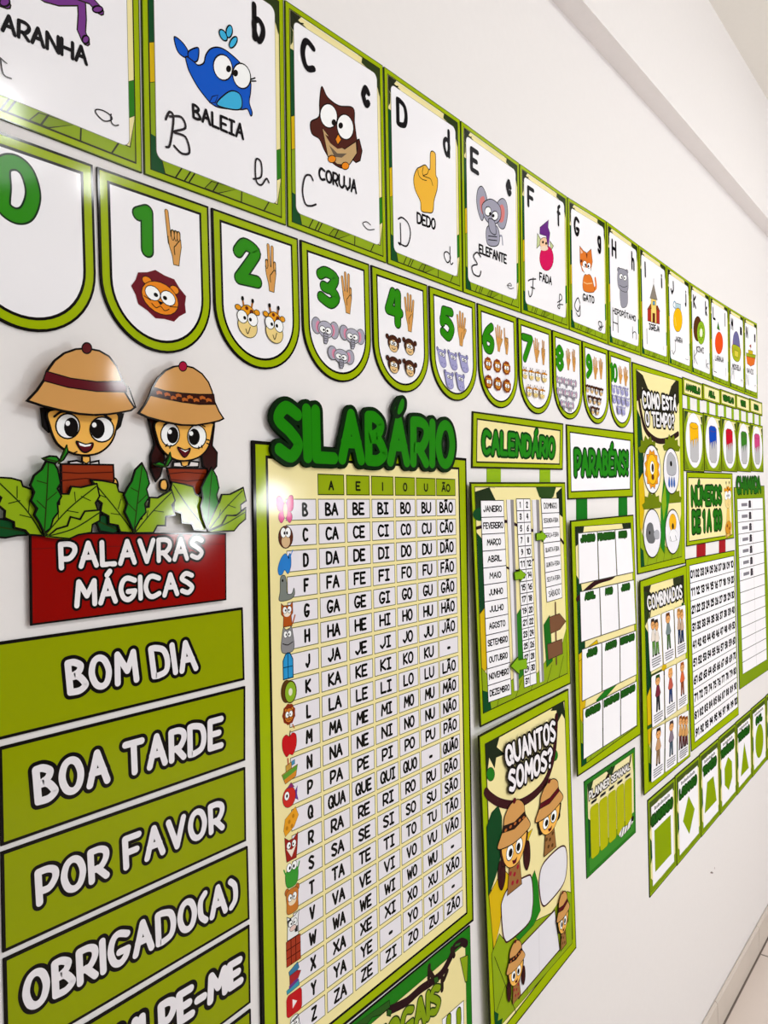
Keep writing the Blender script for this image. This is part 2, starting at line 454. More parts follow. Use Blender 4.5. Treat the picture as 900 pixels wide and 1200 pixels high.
def twigs(a, f, u=.004):
    z = '2A2A18'
    for P in ('0,0 16,0 12,3 18,5 8,6 12,10 5,9 4,15 0,13', '100,0 80,0 86,3 78,6 90,7 86,12 94,10 97,17 100,15'): a.P(P, z, fr=f)
    a.L('5,8 14,12 10,18', u, z, fr=f); a.E(3, 16, 3, 1.5, DKG, fr=f, n=8); a.E(95, 17, 4, 2, DKG, fr=f, n=8)
def explorer(a, f, girl, lw):
    """young explorer in a sun helmet; f spans 0..100 wide, 0..150 tall"""
    hair = '3A1416' if girl else '1E1512'
    if girl:
        for x in (12, 88): a.P([(x - 8, 88), (x + 8, 88), (x + 11, 118), (x + 1, 134), (x - 9, 118)], hair, lw, fr=f, sm=True)
    a.P('34,108 66,108 72,150 28,150', '9A6A3A', lw, fr=f)
    for x, y in ((38, 118), (50, 124), (60, 116), (44, 136), (58, 140)): a.E(x, y, 4, 4, '5B3A1C' if not girl else 'A02030', fr=f, n=8)
    a.P('14,62 86,62 88,86 80,98 20,98 12,86', hair, lw, fr=f, sm=True)
    a.P('18,62 82,62 84,84 70,104 50,110 30,104 16,84', SKIN, lw, fr=f, sm=True)
    eyes(a, f, 36, 82, 64, 82, 11, 13, .55, .2, lw)
    a.P('42,98 50,100 58,98 54,106 46,106', MAR, fr=f)
    a.P('0,60 16,36 20,18 34,5 50,1 66,5 80,18 84,36 100,60 80,68 50,71 20,68', TAN, lw * 1.3, fr=f, sm=True)
    a.P('17,31 50,37 83,31 85,41 50,48 15,41', MAR if not girl else '2A1712', lw, fr=f)
    if girl:
        for x in (24, 38, 52, 66, 78): a.E(x, 40, 4, 2.5, 'B5622A', fr=f, n=8)
    a.E(50, 1, 5, 5, MAR, fr=f, n=10)
def wallq(cu0, v1, cu1, v0): return WALL.q([(cu0, v1), (cu1, v1), (cu1, v0), (cu0, v0)])

# ------------------------------------------------------------------ alphabet cards
TOPS = [(331.7, 0), (448, 78), (538.4, 141.5), (607.6, 192), (663.7, 231), (709.3, 259.3), (747.3, 287.3), (780, 311), (807.3, 330.7), (830.7, 346), (852.7, 360), (870.7, 371), (886.5, 379.5)]
BOTS = [(166.7, 204), (335, 265), (452.4, 309), (541.3, 342.5), (609.5, 366.8), (666, 386.5), (711.7, 404), (750, 417), (782.7, 428), (809.3, 438), (832.7, 447), (854, 455), (871.7, 461.7), (887.3, 467.5)]
TW = [(-.423, .004), (-.213, .003)] + [W(*p) for p in TOPS]
BW = [(-.421, -.297)] + [W(*p) for p in BOTS]
CARDS = ['A a|purple spider|ARANHA', 'B b|blue whale|BALEIA', 'C c|brown owl|CORUJA', 'D d|yellow pointing hand|DEDO', 'E e|grey elephant|ELEFANTE',
         'F f|fairy on a pink ball|FADA', 'G g|orange cat|GATO', 'H h|grey hippo|HIPOPÓTAMO', 'I i|little red church|IGREJA', 'J j|yellow jug|JARRA',
         'K k|cut kiwi fruit|KIWI', 'L l|orange fruit with a leaf|LARANJA', 'M m|green and purple backpack|MOCHILA', 'N n|small orange and green boat|NAVIO']
R1, R2, R3, R4, R5, R6, R7, R8 = (0, 0, 3), (150, 0, 3), (420, 60, 3.4615), (600, 180, 3), (0, 150, 3.4615), (240, 240, 4.091), (430, 300, 4.737), (590, 340, 5.625)
WORDQ = [(R1, '2,40 308,168 308,236 0,112'), (R2, '222,362 408,438 406,497 225,418'), (R2, '667,585 804,633 803,686 668,632'), (R3, '234,650 313,680 312,728 235,700'),
         (R3, '486,780 600,825 600,866 487,821'), (R3, '732,895 784,915 783,951 732,931'), (R4, '247,490 288,502 288,529 247,518'), (R4, '352,540 434,570 434,592 352,562'),
         (R4, '480,595 518,606 518,629 480,619'), (R4, '571,640 599,649 599,669 571,661'), (R4, '647,675 673,683 673,704 647,696'), (R4, '713,707 743,716 743,736 713,728'),
         (R4, '773,737 803,746 803,766 773,758'), (R4, '825,752 848,759 848,779 825,771')]
ANIMAL = ['spider', 'whale', 'owl', 'hand', 'elephant', 'fairy', 'cat', 'hippo', 'church', 'jug', 'kiwi', 'orange_fruit', 'backpack', 'boat']
def pic_spider(a, f, lw):
    p = '7A3A8C'
    for q in ('150,-10 200,4 285,4 288,60 285,110 300,145', '260,-20 315,0 350,38', '-60,-40 -20,0 20,14'):
        a.L(q, .0105, LINE, False, f); a.L(q, .0075, p, False, f)
    a.E(300, 140, 12, 14, p, lw, fr=f); a.E(342, 34, 18, 12, p, lw, fr=f); a.E(15, 8, 18, 16, p, lw, fr=f); a.E(120, -80, 95, 75, p, lw, fr=f)
def pic_whale(a, f, lw):
    b, l = '0F57C8', '3FB2E0'
    a.P('612,130 640,150 660,182 655,204 630,190 617,165', b, lw, fr=f, sm=True); a.P('660,184 690,168 698,178 692,215 668,215', b, lw, fr=f, sm=True)
    a.P('652,200 658,235 668,260 690,300 715,335 742,365 775,380 845,386 868,384 880,408 885,395 875,360 880,320 878,280 850,230 805,187 770,168 740,172 722,195 715,222 695,230 678,216', b, lw, fr=f, sm=True)
    a.P('760,366 790,332 815,320 840,330 850,358 842,385 800,383', l, lw, fr=f, sm=True)
    a.P('735,362 745,340 765,335 755,362', b, lw * .7, fr=f)
    a.E(782, 238, 33, 46, 'FFFFFF', lw, fr=f, rot=-.2); a.E(848, 268, 31, 45, 'FFFFFF', lw, fr=f, rot=-.2)
    a.E(802, 243, 9, 12, DARK, fr=f); a.E(826, 258, 9, 12, DARK, fr=f); a.L('880,280 895,275', lw, fr=f); a.L('882,286 898,286', lw, fr=f)
    for x, y, r in ((783, 125, -.5), (804, 112, .1), (818, 150, .5)): a.E(x, y, 11, 22, l, lw, rot=r, fr=f)
def pic_owl(a, f, lw):
    d = '4F2119'
    a.P('690,480 730,500 780,500 812,490 822,530 815,565 800,572', d, lw, fr=f)
    a.P('680,305 700,342 740,372 790,380 795,430 800,470 805,520 790,560 760,592 720,575 690,530 672,490 645,470 641,430 670,410 672,360', d, lw, fr=f, sm=True)
    a.P('682,450 720,500 760,525 800,498 803,540 775,582 735,578 702,552', 'C6A372', lw * .7, fr=f); a.P('705,510 735,540 768,540 750,555 725,552', '6A5848', fr=f)
    a.E(704, 408, 30, 43, 'FFFFFF', lw, fr=f, rot=-.15); a.E(762, 447, 29, 45, 'FFFFFF', lw, fr=f, rot=-.15)
    a.P('690,472 735,500 790,500 760,520 735,524 710,505', d, fr=f)
    a.E(722, 431, 8, 11, DARK, fr=f); a.E(746, 442, 8, 11, DARK, fr=f); a.P('737,472 748,492 736,510 727,490', 'EE8A1C', lw * .7, fr=f)
    a.E(715, 560, 14, 13, 'EE8A1C', lw * .7, fr=f); a.E(762, 584, 13, 13, 'EE8A1C', lw * .7, fr=f)
def pic_hand(a, f, lw):
    y = 'F2B83C'
    a.P('288,480 290,420 296,406 306,410 312,425 313,500 320,520 318,560 306,605 300,652 278,655 254,648 250,610 228,560 223,515 235,480 250,470 270,462', y, lw, fr=f, sm=True)
    a.L('240,482 244,505 258,520 275,525', lw * .8, fr=f, sm=True); a.L('262,470 258,490 262,508', lw * .8, fr=f, sm=True); a.L('284,478 278,498 262,505 276,512 292,520 300,545', lw * .8, fr=f, sm=True)
def pic_elephant(a, f, lw):
    g = 'A3A1B2'
    a.L('565,755 580,750 584,785', .004, g, fr=f, sm=True); a.P('520,715 560,710 572,760 560,790 522,782', g, lw, fr=f, sm=True)
    a.P('478,600 484,560 500,549 516,580 522,620 512,655 500,688 484,650', g, lw, fr=f, sm=True); a.P('560,622 580,598 598,612 604,660 592,716 572,716 558,680', g, lw, fr=f, sm=True)
    a.P('492,600 508,590 512,630 504,662 494,640', 'D9807E', fr=f, sm=True); a.P('566,640 582,622 592,650 586,690 570,690', 'D9807E', fr=f, sm=True)
    a.P('500,625 535,600 572,630 574,680 545,704 512,680', g, lw, fr=f, sm=True)
    a.E(524, 650, 13, 19, 'FFFFFF', lw, fr=f); a.E(552, 668, 13, 19, 'FFFFFF', lw, fr=f); a.E(533, 660, 5, 7, DARK, fr=f); a.E(545, 668, 5, 7, DARK, fr=f)
    a.P('527,680 550,692 556,742 538,738 528,715', g, lw, fr=f, sm=True)
    for y in (750, 765): a.L([(525, y), (560, y + 4)], lw, fr=f)
def pic_fairy(a, f, lw):
    a.P('725,740 745,775 722,800', 'C9D29A', lw, fr=f); a.P('775,770 790,790 780,810', 'C9D29A', lw, fr=f)
    a.E(762, 840, 28, 50, 'D6175A', lw, 'A01040', fr=f); a.E(752, 778, 18, 22, 'F3C9A2', lw * .6, fr=f)
    a.P('735,715 762,692 770,685 768,715 776,738 768,800 760,750 734,742', '6A2A82', lw * .6, fr=f); a.E(752, 800, 16, 10, 'F3D9C2', fr=f)
    a.E(747, 775, 4, 6, DARK, fr=f, n=8); a.E(760, 780, 4, 6, DARK, fr=f, n=8)
def pic_cat(a, f, lw):
    o = 'E0782A'
    a.L('282,480 294,470 292,440', .009, o, fr=f, sm=True); a.P('252,430 275,428 288,470 284,488 250,480', o, lw, fr=f, sm=True)
    a.P('237,325 250,342 262,350 277,336 282,380 276,410 262,425 246,412 238,385', o, lw, fr=f)
    a.P('244,395 262,402 275,400 272,420 258,424', 'FFFFFF', fr=f, sm=True); a.E(254, 388, 7, 11, 'FFFFFF', lw * .7, fr=f); a.E(269, 394, 6, 10, 'FFFFFF', lw * .7, fr=f)
    a.E(257, 391, 3, 5, DARK, fr=f, n=8); a.E(267, 396, 3, 5, DARK, fr=f, n=8); a.P('239,335 248,348 241,352', 'F2D0B0', fr=f); a.L('250,452 262,458 280,456', lw * 2, 'F5C080', fr=f)
    a.P('238,372 246,374 246,382 239,384', '6B2A12', fr=f); a.P('258,352 264,354 262,370', '6B2A12', fr=f)
def pic_hippo(a, f, lw):
    g = '9A98A4'
    a.P('380,470 402,470 406,520 398,540 382,534', g, lw, fr=f, sm=True); a.E(374, 408, 5, 8, g, lw, fr=f); a.E(402, 416, 5, 8, g, lw, fr=f)
    a.P('372,410 388,405 404,418 408,455 404,485 384,482 371,462', g, lw, fr=f, sm=True); a.E(382, 432, 6, 10, 'FFFFFF', lw, fr=f); a.E(396, 437, 6, 10, 'FFFFFF', lw, fr=f)
    a.E(384, 434, 2.5, 4, DARK, fr=f, n=6); a.E(394, 438, 2.5, 4, DARK, fr=f, n=6); a.L('376,462 390,470 404,466', lw, fr=f, sm=True)
def pic_church(a, f, lw):
    a.P('476,545 486,530 508,535 518,552 518,600 476,588', 'B03024', lw, fr=f); a.P('488,500 506,505 507,598 488,592', 'F0D070', lw, fr=f)
    a.P('484,508 497,458 510,515', '8E8478', lw, fr=f); a.L('497,458 497,440', lw * 1.5, fr=f); a.P('493,560 502,562 502,597 493,594', '6A2A18', fr=f)
    a.P('474,548 487,528 489,545', '8A4020', lw, fr=f); a.P('506,545 510,533 520,556', '8A4020', lw, fr=f); a.R(494, 520, 501, 532, '60A0C8', lw, fr=f)
def pic_jug(a, f, lw):
    a.L('574,545 566,535 570,520 578,530', lw * 3, '7AA0B8', fr=f, sm=True); a.P('574,525 592,530 592,555 574,550', 'B8D0DA', lw, fr=f)
    a.E(582, 585, 16, 42, 'F2B90C', lw, fr=f); a.L('572,575 576,605', lw * 2, 'F8DD70', fr=f)
def pic_kiwi(a, f, lw):
    a.E(652, 616, 15, 44, '5A3318', lw, fr=f); a.E(664, 630, 14, 41, '8DB522', lw, '5A3318', fr=f); a.E(664, 630, 5, 15, 'F0EFD0', fr=f)
    for k in range(8): a.E(664 + 8 * math.cos(k * .785), 630 + 24 * math.sin(k * .785), 1, 2.4, DARK, fr=f, n=6)
def pic_orange_fruit(a, f, lw):
    a.E(727, 666, 14, 39, 'E84E1A', lw, 'B03810', fr=f); a.P('720,615 724,592 730,622', '3E7A1C', lw, fr=f); a.L('726,628 722,605', lw, fr=f)
def pic_backpack(a, f, lw):
    a.P('777,680 778,640 788,625 797,645 800,690', '6E6A9A', lw, fr=f, sm=True); a.P('774,672 802,685 801,722 790,732 775,715', 'A8B020', lw, fr=f, sm=True)
    a.L('776,660 774,700', lw * 3, 'C03028', fr=f); a.L('800,670 802,715', lw * 3, 'C03028', fr=f); a.P('781,690 795,696 794,718 782,712', 'D8C840', lw, fr=f)
def pic_boat(a, f, lw):
    a.P('822,706 856,712 851,742 838,748 826,738', 'E07028', lw, fr=f); a.P('822,700 856,708 855,720 823,712', '9AA820', lw, fr=f); a.P('830,690 846,694 846,708 830,704', 'C8B020', lw, fr=f); a.L('838,690 838,672', lw * 2, '8A4A20', fr=f); a.P('833,676 840,670 840,684', '9A3A20', fr=f)
for i, s_ in enumerate(CARDS):
    lt, what, word = s_.split('|')
    q = [TW[i], TW[i + 1], BW[i + 1], BW[i]]
    g = .0016
    P = [(q[0][0] + g, q[0][1]), (q[1][0] - g, q[1][1]), (q[2][0] - g, q[2][1]), (q[3][0] + g, q[3][1])]
    t = thing('alphabet_card', 'alphabet card %s showing a %s above the word %s' % (lt, what, word), 'alphabet card', ((q[2][0] + q[3][0]) / 2, q[2][1]), 'alphabet cards in the top row')
    sh = Sheet(.0022); board('backing_sheet', t, sh, P, LIME, '3A480A', .0012)
    f = WALL.q(P, 210, 297)
    a = Art(sh, f)
    a.R(8, 8, 202, 289, CREAM, .0016, LINE)
    a.P('8.5,8.5 60,8.5 40,19 8.5,60', CREAM); a.P('8.5,60 16,60 16,150 8.5,150', '114A26'); a.P('8.5,150 16,146 16,192 8.5,196', YEL, .0006, LINE)
    a.P('8.5,194 16,190 16,250 8.5,255', LEAF, .0006, LINE); a.P('8.5,250 18,252 22,275 28,289 8.5,289', DKG)
    a.P('22,274 195,274 201.5,240 201.5,288.5 26,288.5', LEAF, .0012, LINE)
    for x in (40, 52, 58, 92, 135, 172): a.L([(x, 288), (x + (9 if x != 135 else 1), 274)], .0018, LINE, hold=True)
    a.P('80,288 90,277 130,274 100,288', '7E960F', .0012, LINE)
    a.P('193,205 201.5,200 201.5,238 193,244', '2C7A18', .0006, LINE)
    a.P('9,9 30,9 24,16 40,19 26,22 20,21 14,34 9,30', '262A1A'); a.L('12,12 22,20 34,16', .0016, '1C2010', hold=True)
    a.P('9,30 14,36 13,50 9,56', '30401C'); a.P('160,9 201,9 201,52 196,40 186,28 172,20 158,17', '2E3A18'); a.P('30,9 150,9 150,10.5 30,10.5', 'FBF3CE')
    a.build('jungle_border', t)
    a = Art(sh, f)
    a.R(15, 20, 194, 275, WHT, .0007, '8E8A80', r=9)
    pn = a.build('white_panel', t)
    fw = sh.crop(*WORDQ[i][0])
    if i == 1: fw1 = sh.crop(*R1)
    fp = fw1 if i == 1 else fw
    pc = Art(sh, fp); globals()['pic_' + ANIMAL[i]](pc, fp, .0017 if i < 6 else .0013); pc.build(ANIMAL[i] + '_picture', t)
    a = Art(sh, fw)
    a.T(word, pp(WORDQ[i][1]), .19, '141014', serif=True, gap=1.9); a.build('word_lettering', pn); a = Art(sh, fw)
    up_, lo = lt.split()
    a.T(up_, [(27, 33), (57, 33), (57, 78), (27, 78)] if up_ != 'I' else [(36, 33), (46, 33), (46, 78), (36, 78)], .19, '141014', fr=f)
    a.build('capital_letter', pn); a = Art(sh, fw)
    wd = {'i': 7, 'l': 7, 'j': 14, 'f': 17, 'm': 28}.get(lo, 21)
    tall = lo in 'bdfhkl'; desc = lo in 'gj'
    a.T(lo, [(166 - wd / 2, 30 if tall else 33), (166 + wd / 2, 30 if tall else 33), (166 + wd / 2, 90 if desc else 80), (166 - wd / 2, 90 if desc else 80)], .15 if tall or desc else .2, '141014', fr=f)
    a.build('lowercase_letter', pn); a = Art(sh, fw)
    c1 = up_ if ('C' + up_) in GL else None; c2 = lo if ('C' + lo) in GL else None
    if i: a.T(c1 or up_, [(26, 216), (60, 216), (60, 260), (26, 260)], .06, '2A2428', fr=f, cur=bool(c1))
    else: a.L([(0, 205), (14, 218), (22, 224)], .0012, '2A2428', True, fr=sh.crop(0, 0, 3)); a.L('0,210 10,262 38,278', .0014, '2A2428', True, fr=sh.crop(0, 0, 3))
    a.build('cursive_capital', pn); a = Art(sh, fw)
    t2 = lo in 'bdfhkl'
    a.T(c2 or lo, [(153, 228 if t2 else 241), (181, 228 if t2 else 241), (181, 259), (153, 259)] if lo not in 'g' else [(153, 241), (181, 241), (181, 272), (153, 272)], .075, '2A2428', fr=f, cur=bool(c2))
    a.build('cursive_letter', pn)

# ------------------------------------------------------------------ number banners
NUMQ = [None, (R5, '540,298 616,322 618,527 545,503'), (R6, '136,148 259,185 272,400 146,372'), (R6, '536,286 637,318 648,507 543,477'), (R7, '102,166 198,195 198,408 104,375'),
        (R7, '404,273 477,295 488,482 408,455'), (R7, '638,358 701,378 706,546 644,525'), (R8, '119,283 192,305 190,487 120,466'), (R8, '344,353 404,373 406,547 346,525'),
        (R8, '539,413 584,430 584,593 541,578'), (R8, '701,473 752,490 752,614 702,600')]
HANDQ = [[], ['660,333 750,362 745,565 680,548'], ['276,183 350,207 352,427 284,405'], ['650,318 712,340 712,530 656,510'], ['204,203 265,223 263,428 208,410'], ['495,303 553,325 543,507 498,490'],
         ['709,380 754,397 747,537 713,523', '756,402 793,415 788,552 760,540'], ['194,313 237,328 233,484 201,470', '243,328 280,340 275,498 248,487'], ['409,383 442,393 439,532 413,522', '448,388 480,400 477,542 450,532'],
         ['587,438 622,450 619,592 590,582', '626,448 657,460 654,592 629,580'], ['754,498 784,508 782,622 757,612', '788,503 820,515 817,637 791,625']]
HN = [[], [1], [2], [3], [4], [5], [5, 1], [5, 2], [5, 3], [5, 4], [5, 5]]
def grid(x, y, dx, dy, w_, h_, sl, rows, ry, ox=None):
    out = []
    for r, n in enumerate(rows):
        for k in range(n):
            X = x + k * dx + (ox[r] if ox else 0); Y = y + k * dy + r * ry + (ox[r] * dy / dx if ox else 0)
            out.append([(X, Y), (X + w_, Y + sl), (X + w_, Y + sl + h_), (X, Y + h_)])
    return out
PQ = lambda *s_: [pp(x) for x in s_]
CRIT = [None, (lion, PQ('535,548 757,624 755,818 537,744')), (giraffe, PQ('143,425 264,458 260,658 146,618', '276,460 382,492 382,684 280,646')),
        (elephant, PQ('513,528 640,562 637,690 516,652', '646,568 764,597 760,712 650,680', '588,668 712,697 708,806 592,772')),
        (monkey, PQ('103,422 188,450 186,552 106,523', '195,442 274,470 272,568 198,540', '103,542 188,570 186,667 108,643', '195,562 274,590 272,687 198,658')),
        (hippo, PQ('383,500 442,520 447,627 393,608', '444,518 502,540 507,642 453,623', '503,533 562,555 568,655 513,638', '423,628 482,650 482,747 428,725', '485,643 542,660 542,757 490,740')),
        (lion, grid(650, 556, 50, 12, 43, 78, 10, [3, 3], 100)), (giraffe, grid(122, 500, 41, 8, 36, 82, 8, [4, 3], 112, [0, 22])),
        (elephant, grid(347, 560, 44, 11, 43, 74, 10, [3, 3, 2], 76, [0, 0, 20])), (monkey, grid(538, 615, 29, 8, 29, 58, 7, [4, 3, 2], 68, [0, 13, 28])),
        (hippo, grid(710, 618, 28, 7, 28, 58, 7, [4, 4, 2], 66, [0, 2, 30]))]
KN = ['', 'one lion', 'two giraffes', 'three elephants', 'four monkeys', 'five hippos', 'six lions', 'seven giraffes', 'eight elephants', 'nine monkeys', 'ten hippos']
for i in range(11):
    u0 = -.4205 + .14845 * i + (.0012 if i > 5 else 0); u1 = u0 + .1435; vt, vb = -.3105, -.4955
    def outline(d):
        a0, a1, r = u0 + d, u1 - d, (u1 - u0) / 2 - d; cv = vb + .072; cx = (u0 + u1) / 2
        return [(a0, vt - d), (a1, vt - d)] + [(cx + r * math.cos(-k * math.pi / 24), cv + (.072 - d) * math.sin(-k * math.pi / 24)) for k in range(25)]
    lb = 'scalloped number banner 0 with an empty white field below the digit' if not i else 'scalloped number banner %d with counting %s and %s' % (i, 'hand' if i < 6 else 'hands', KN[i])
    t = thing('number_banner', lb, 'number banner', ((u0 + u1) / 2, vb), 'number banners under the alphabet')
    sh = Sheet(.0024); board('backing_sheet', t, sh, outline(0), LIME, DARK, .0026)
    a = Art(sh, WALL); a.P(outline(.0125), WHT, .003, DARK); pn = a.build('white_panel', t)
    a = Art(sh, WALL)
    if i == 0: a.T('0', pp('-15,90 160,142 160,412 -15,360'), .2, GRN, .03, '0A2A0A', fr=sh.crop(*R5), sub=8, n=14)
    else: a.T(str(i), pp(NUMQ[i][1]), .235 if i < 10 else .2, GRN, .035 if i < 8 else .02, '0A2A0A', fr=sh.crop(*NUMQ[i][0]), n=12, gap=3)
    a.build('numeral', t)
    for n, hq in zip(HN[i], HANDQ[i]):
        f = sh.crop(*NUMQ[i][0]).q(hq); a = Art(sh, f); hand(a, f, n, .0009 if i < 6 else .0006); a.build('hand_picture', t)
    if i:
        fn, qs = CRIT[i]
        for q in qs:
            f = sh.crop(*NUMQ[i][0]).q(q); a = Art(sh, f)
            if fn is lion and i > 1: lion(a, f, .0006, '8A3A16', 'E8962E')
            else: fn(a, f, .0009 if i < 6 else .0005)
            a.build(fn.__name__ + '_picture', t)

# ------------------------------------------------------------------ courtesy phrase cards
S0, S1, S2, S3, S4, S5, S6, S7 = (0, 390, 3), (0, 700, 2.4), (290, 450, 3.3333), (290, 780, 2.857), (540, 470, 3.245), (540, 800, 3), (730, 420, 4.618), (730, 640, 2.86)
Z4, Z5, Z6, Z7, Z8, Y1, Y2, Y3, Y4, Y5, Y6 = (740, 430, 5), (795, 440, 8.571), (795, 540, 7.5), (740, 660, 4.615), (750, 800, 4.613), (380, 1080, 5), (675, 870, 7.06), (660, 600, 10), (660, 700, 5.714), (560, 850, 6.923), (550, 1000, 6)
PX = (0, 0, 1)
for lb, txt, q, tq in (('green phrase card reading BOM DIA, right under the red sign', 'BOM DIA', '-6,753 284.6,711.7 286.7,796.7 -4,868', '75,774 227.5,748 233,786 79,816'),
                       ('green phrase card reading BOA TARDE', 'BOA TARDE', '-1.5,876 287.5,804 287.5,891 1,992', '37,899 262,838 262,876 41,945'),
                       ('green phrase card reading POR FAVOR', 'POR FAVOR', '1,999 287.5,899 288.5,985.4 3.3,1116.7', '40,1020 262,936 263.5,972 42.5,1064'),
                       ('green phrase card reading OBRIGADO(A)', 'OBRIGADO(A)', '4,1124 290.4,991.7 292.5,1077 7,1246', '25,1143 277.5,1026 279,1063 27,1190'),
                       ('green phrase card ending in PE-ME, cut by the lower edge', 'DESCULPE-ME', '8,1256 292.5,1084 293.7,1175 11,1390', '20,1272 284,1120 285.5,1150 22,1330'),
                       ('green phrase card of which only the top right corner shows', '', '11,1400 294,1182.5 295.5,1275 14,1540', '')):
    sh = Sheet(.002); f = sh.crop(*PX); P = [f(*p) for p in pp(q)]
    t = thing('phrase_card', lb, 'phrase card', ((P[0][0] + P[1][0]) / 2, P[2][1]), 'courtesy phrase cards')
    board('card', t, sh, P, PHR, DARK, .003)
    if txt:
        a = Art(sh, f); a.T(txt, pp(tq), .19, 'EFEAEF', .105, DARK, n=14, gap=2.7, sub=7); a.build('lettering', t)

# ------------------------------------------------------------------ red planter sign with two explorers
sh = Sheet(.003); f = sh.crop(*S0)
t = thing('magic_words_sign', 'red PALAVRAS MÁGICAS sign with two explorers peeking over jungle leaves', 'wall sign', W(150, 735), None)
def cut(name, pts, col, lift, sm=False, lw=.002, par=None, label=None):
    """a cut-out piece of card lying lift metres in front of the wall"""
    s2 = Sheet(.0018, lift - .0018, lift - .0018); g = s2.crop(*S0); Q = pp(pts)
    if sm: Q = smooth(Q, True)
    P = [g(*p) for p in Q]
    return board(name, par or t, s2, P, col, DARK, lw, label), s2, g
BX = 4e-3
# boy
hair, s2, g = cut('boy_hair', '142,262 150,330 172,352 200,340 380,340 402,352 425,330 437,283 300,270', '1B1517', .004, label='boy with short black hair')
fc, s2, g = cut('boy_face', '172,270 173,330 200,392 250,425 300,434 350,425 390,392 410,345 412,280 300,270', SKIN, .0062, True)
a = Art(s2, g)
for ex, ey, px_, py_ in ((238, 328, 250, 332), (358, 340, 343, 338)):
    a.E(ex, ey, 42, 44, 'FFFFFF', .0016); a.E(px_, py_, 25, 34, DARK); a.E(px_ - 12, py_ - 14, 8, 9, 'FFFFFF')
a.L('190,295 215,278 245,280', .0022, sm=True); a.L('335,290 362,288 390,305', .0022, sm=True)
a.P('268,382 300,392 326,388 320,410 298,421 280,408', MAR, .0016, sm=True); a.P('276,386 300,394 320,391 316,398 298,401 280,396', 'FFFFFF')
a.L('255,425 270,418', .0014); a.build('boy_features', fc)
hat, s2, g = cut('boy_hat', '90,240 128,200 152,165 165,130 190,95 225,68 265,54 305,51 350,60 385,80 412,115 430,160 440,205 458,235 477,264 462,276 420,284 380,290 330,292 280,288 220,277 150,260', TAN, .016)
a = Art(s2, g); a.P('162,135 250,160 340,172 432,170 445,190 444,208 340,206 240,192 152,168', MAR, .0012); a.L('452,190 477,262', .0016); a.build('hat_band', hat)
a = Art(s2, g); a.E(305, 54, 17, 19, '5B1418', .0014); a.build('hat_button', hat)
nk, s2, g = cut('boy_shirt', '288,432 318,434 320,452 350,446 352,470 240,470 240,450 270,446 288,452', 'EEE6E4', .004); a = Art(s2, g); a.P('290,433 316,435 316,452 303,460 290,452', SKIN, .0012); a.build('neck', nk)
hd, s2, g = cut('boy_hand', '392,510 410,512 418,535 412,558 396,556', SKIN, .0045, True)
sg, s2, g = cut('boy_plank', '212,458 401,461 404,520 394,545 300,585 214,590', '8C3012', .006)
a = Art(s2, g); a.L('216,490 280,494 398,490', .0012, '4A1608'); a.L('216,520 300,512 396,520', .0012, '4A1608'); a.build('grain_pattern', sg)
# girl
hair, s2, g = cut('girl_hair', '518,295 532,350 542,392 528,430 528,480 548,526 566,505 582,440 570,400 590,370 700,370 730,400 706,420 712,470 742,496 764,470 766,420 748,396 756,330 756,300 640,290', '33120F', .004, label='girl with long brown hair')
fc, s2, g = cut('girl_face', '548,310 550,370 570,415 610,446 650,453 700,440 735,402 750,335 748,315 650,300', SKIN, .0062, True)
a = Art(s2, g)
for ex, ey, px_, py_ in ((598, 358, 607, 360), (692, 365, 682, 366)):
    a.E(ex, ey, 33, 41, 'FFFFFF', .0014); a.E(px_, py_, 20, 29, DARK); a.E(px_ - 10, py_ - 12, 7, 8, 'FFFFFF')
for q in ('575,325 595,312 620,318', '672,322 695,318 720,330', '582,400 588,392', '596,405 600,396', '698,408 698,400', '710,404 708,396', '725,375 735,378', '726,388 735,392'): a.L(q, .0016, sm=True)
a.P('624,402 650,412 668,406 662,425 648,438 634,424', MAR, .0014, sm=True); a.P('632,408 650,415 664,411 650,420', 'FFFFFF'); a.build('girl_features', fc)
hat, s2, g = cut('girl_hat', '484,283 508,250 525,218 535,190 553,158 580,130 610,116 643,111 680,120 712,142 735,172 748,205 756,240 772,275 790,303 772,312 740,320 690,328 640,327 580,316 520,300', TAN, .012)
a = Art(s2, g); a.P('536,190 580,204 640,212 700,216 752,216 757,252 700,252 640,244 580,232 528,220', '35170F', .001)
for x, y in ((560, 212), (588, 218), (610, 230), (628, 222), (650, 236), (668, 228), (690, 238), (712, 230), (734, 238)): a.P([(x - 11, y - 5), (x - 2, y - 9), (x + 9, y - 4), (x + 11, y + 5), (x, y + 2), (x - 8, y + 6)], 'B85F24', hold=True)
a.build('hat_band', hat); a = Art(s2, g); a.E(643, 118, 14, 17, 'A81236', .0012); a.build('hat_button', hat)
nk, s2, g = cut('girl_shirt', '608,452 636,450 640,462 662,462 668,448 702,452 700,474 640,476 606,474', 'EEE6E4', .004); a = Art(s2, g); a.P('636,450 664,450 660,466 648,470 640,466', SKIN, .001); a.build('neck', nk)
hd, s2, g = cut('girl_hand', '566,516 584,514 592,538 584,556 566,552 560,536', SKIN, .0045, True)
sg, s2, g = cut('girl_plank', '584,472 731,475 728,540 690,580 620,560 600,530', '8C3012', .006)
a = Art(s2, g); a.L('590,496 650,490 728,496', .0012, '4A1608'); a.L('596,515 660,522 726,515', .0012, '4A1608'); a.build('grain_pattern', sg)
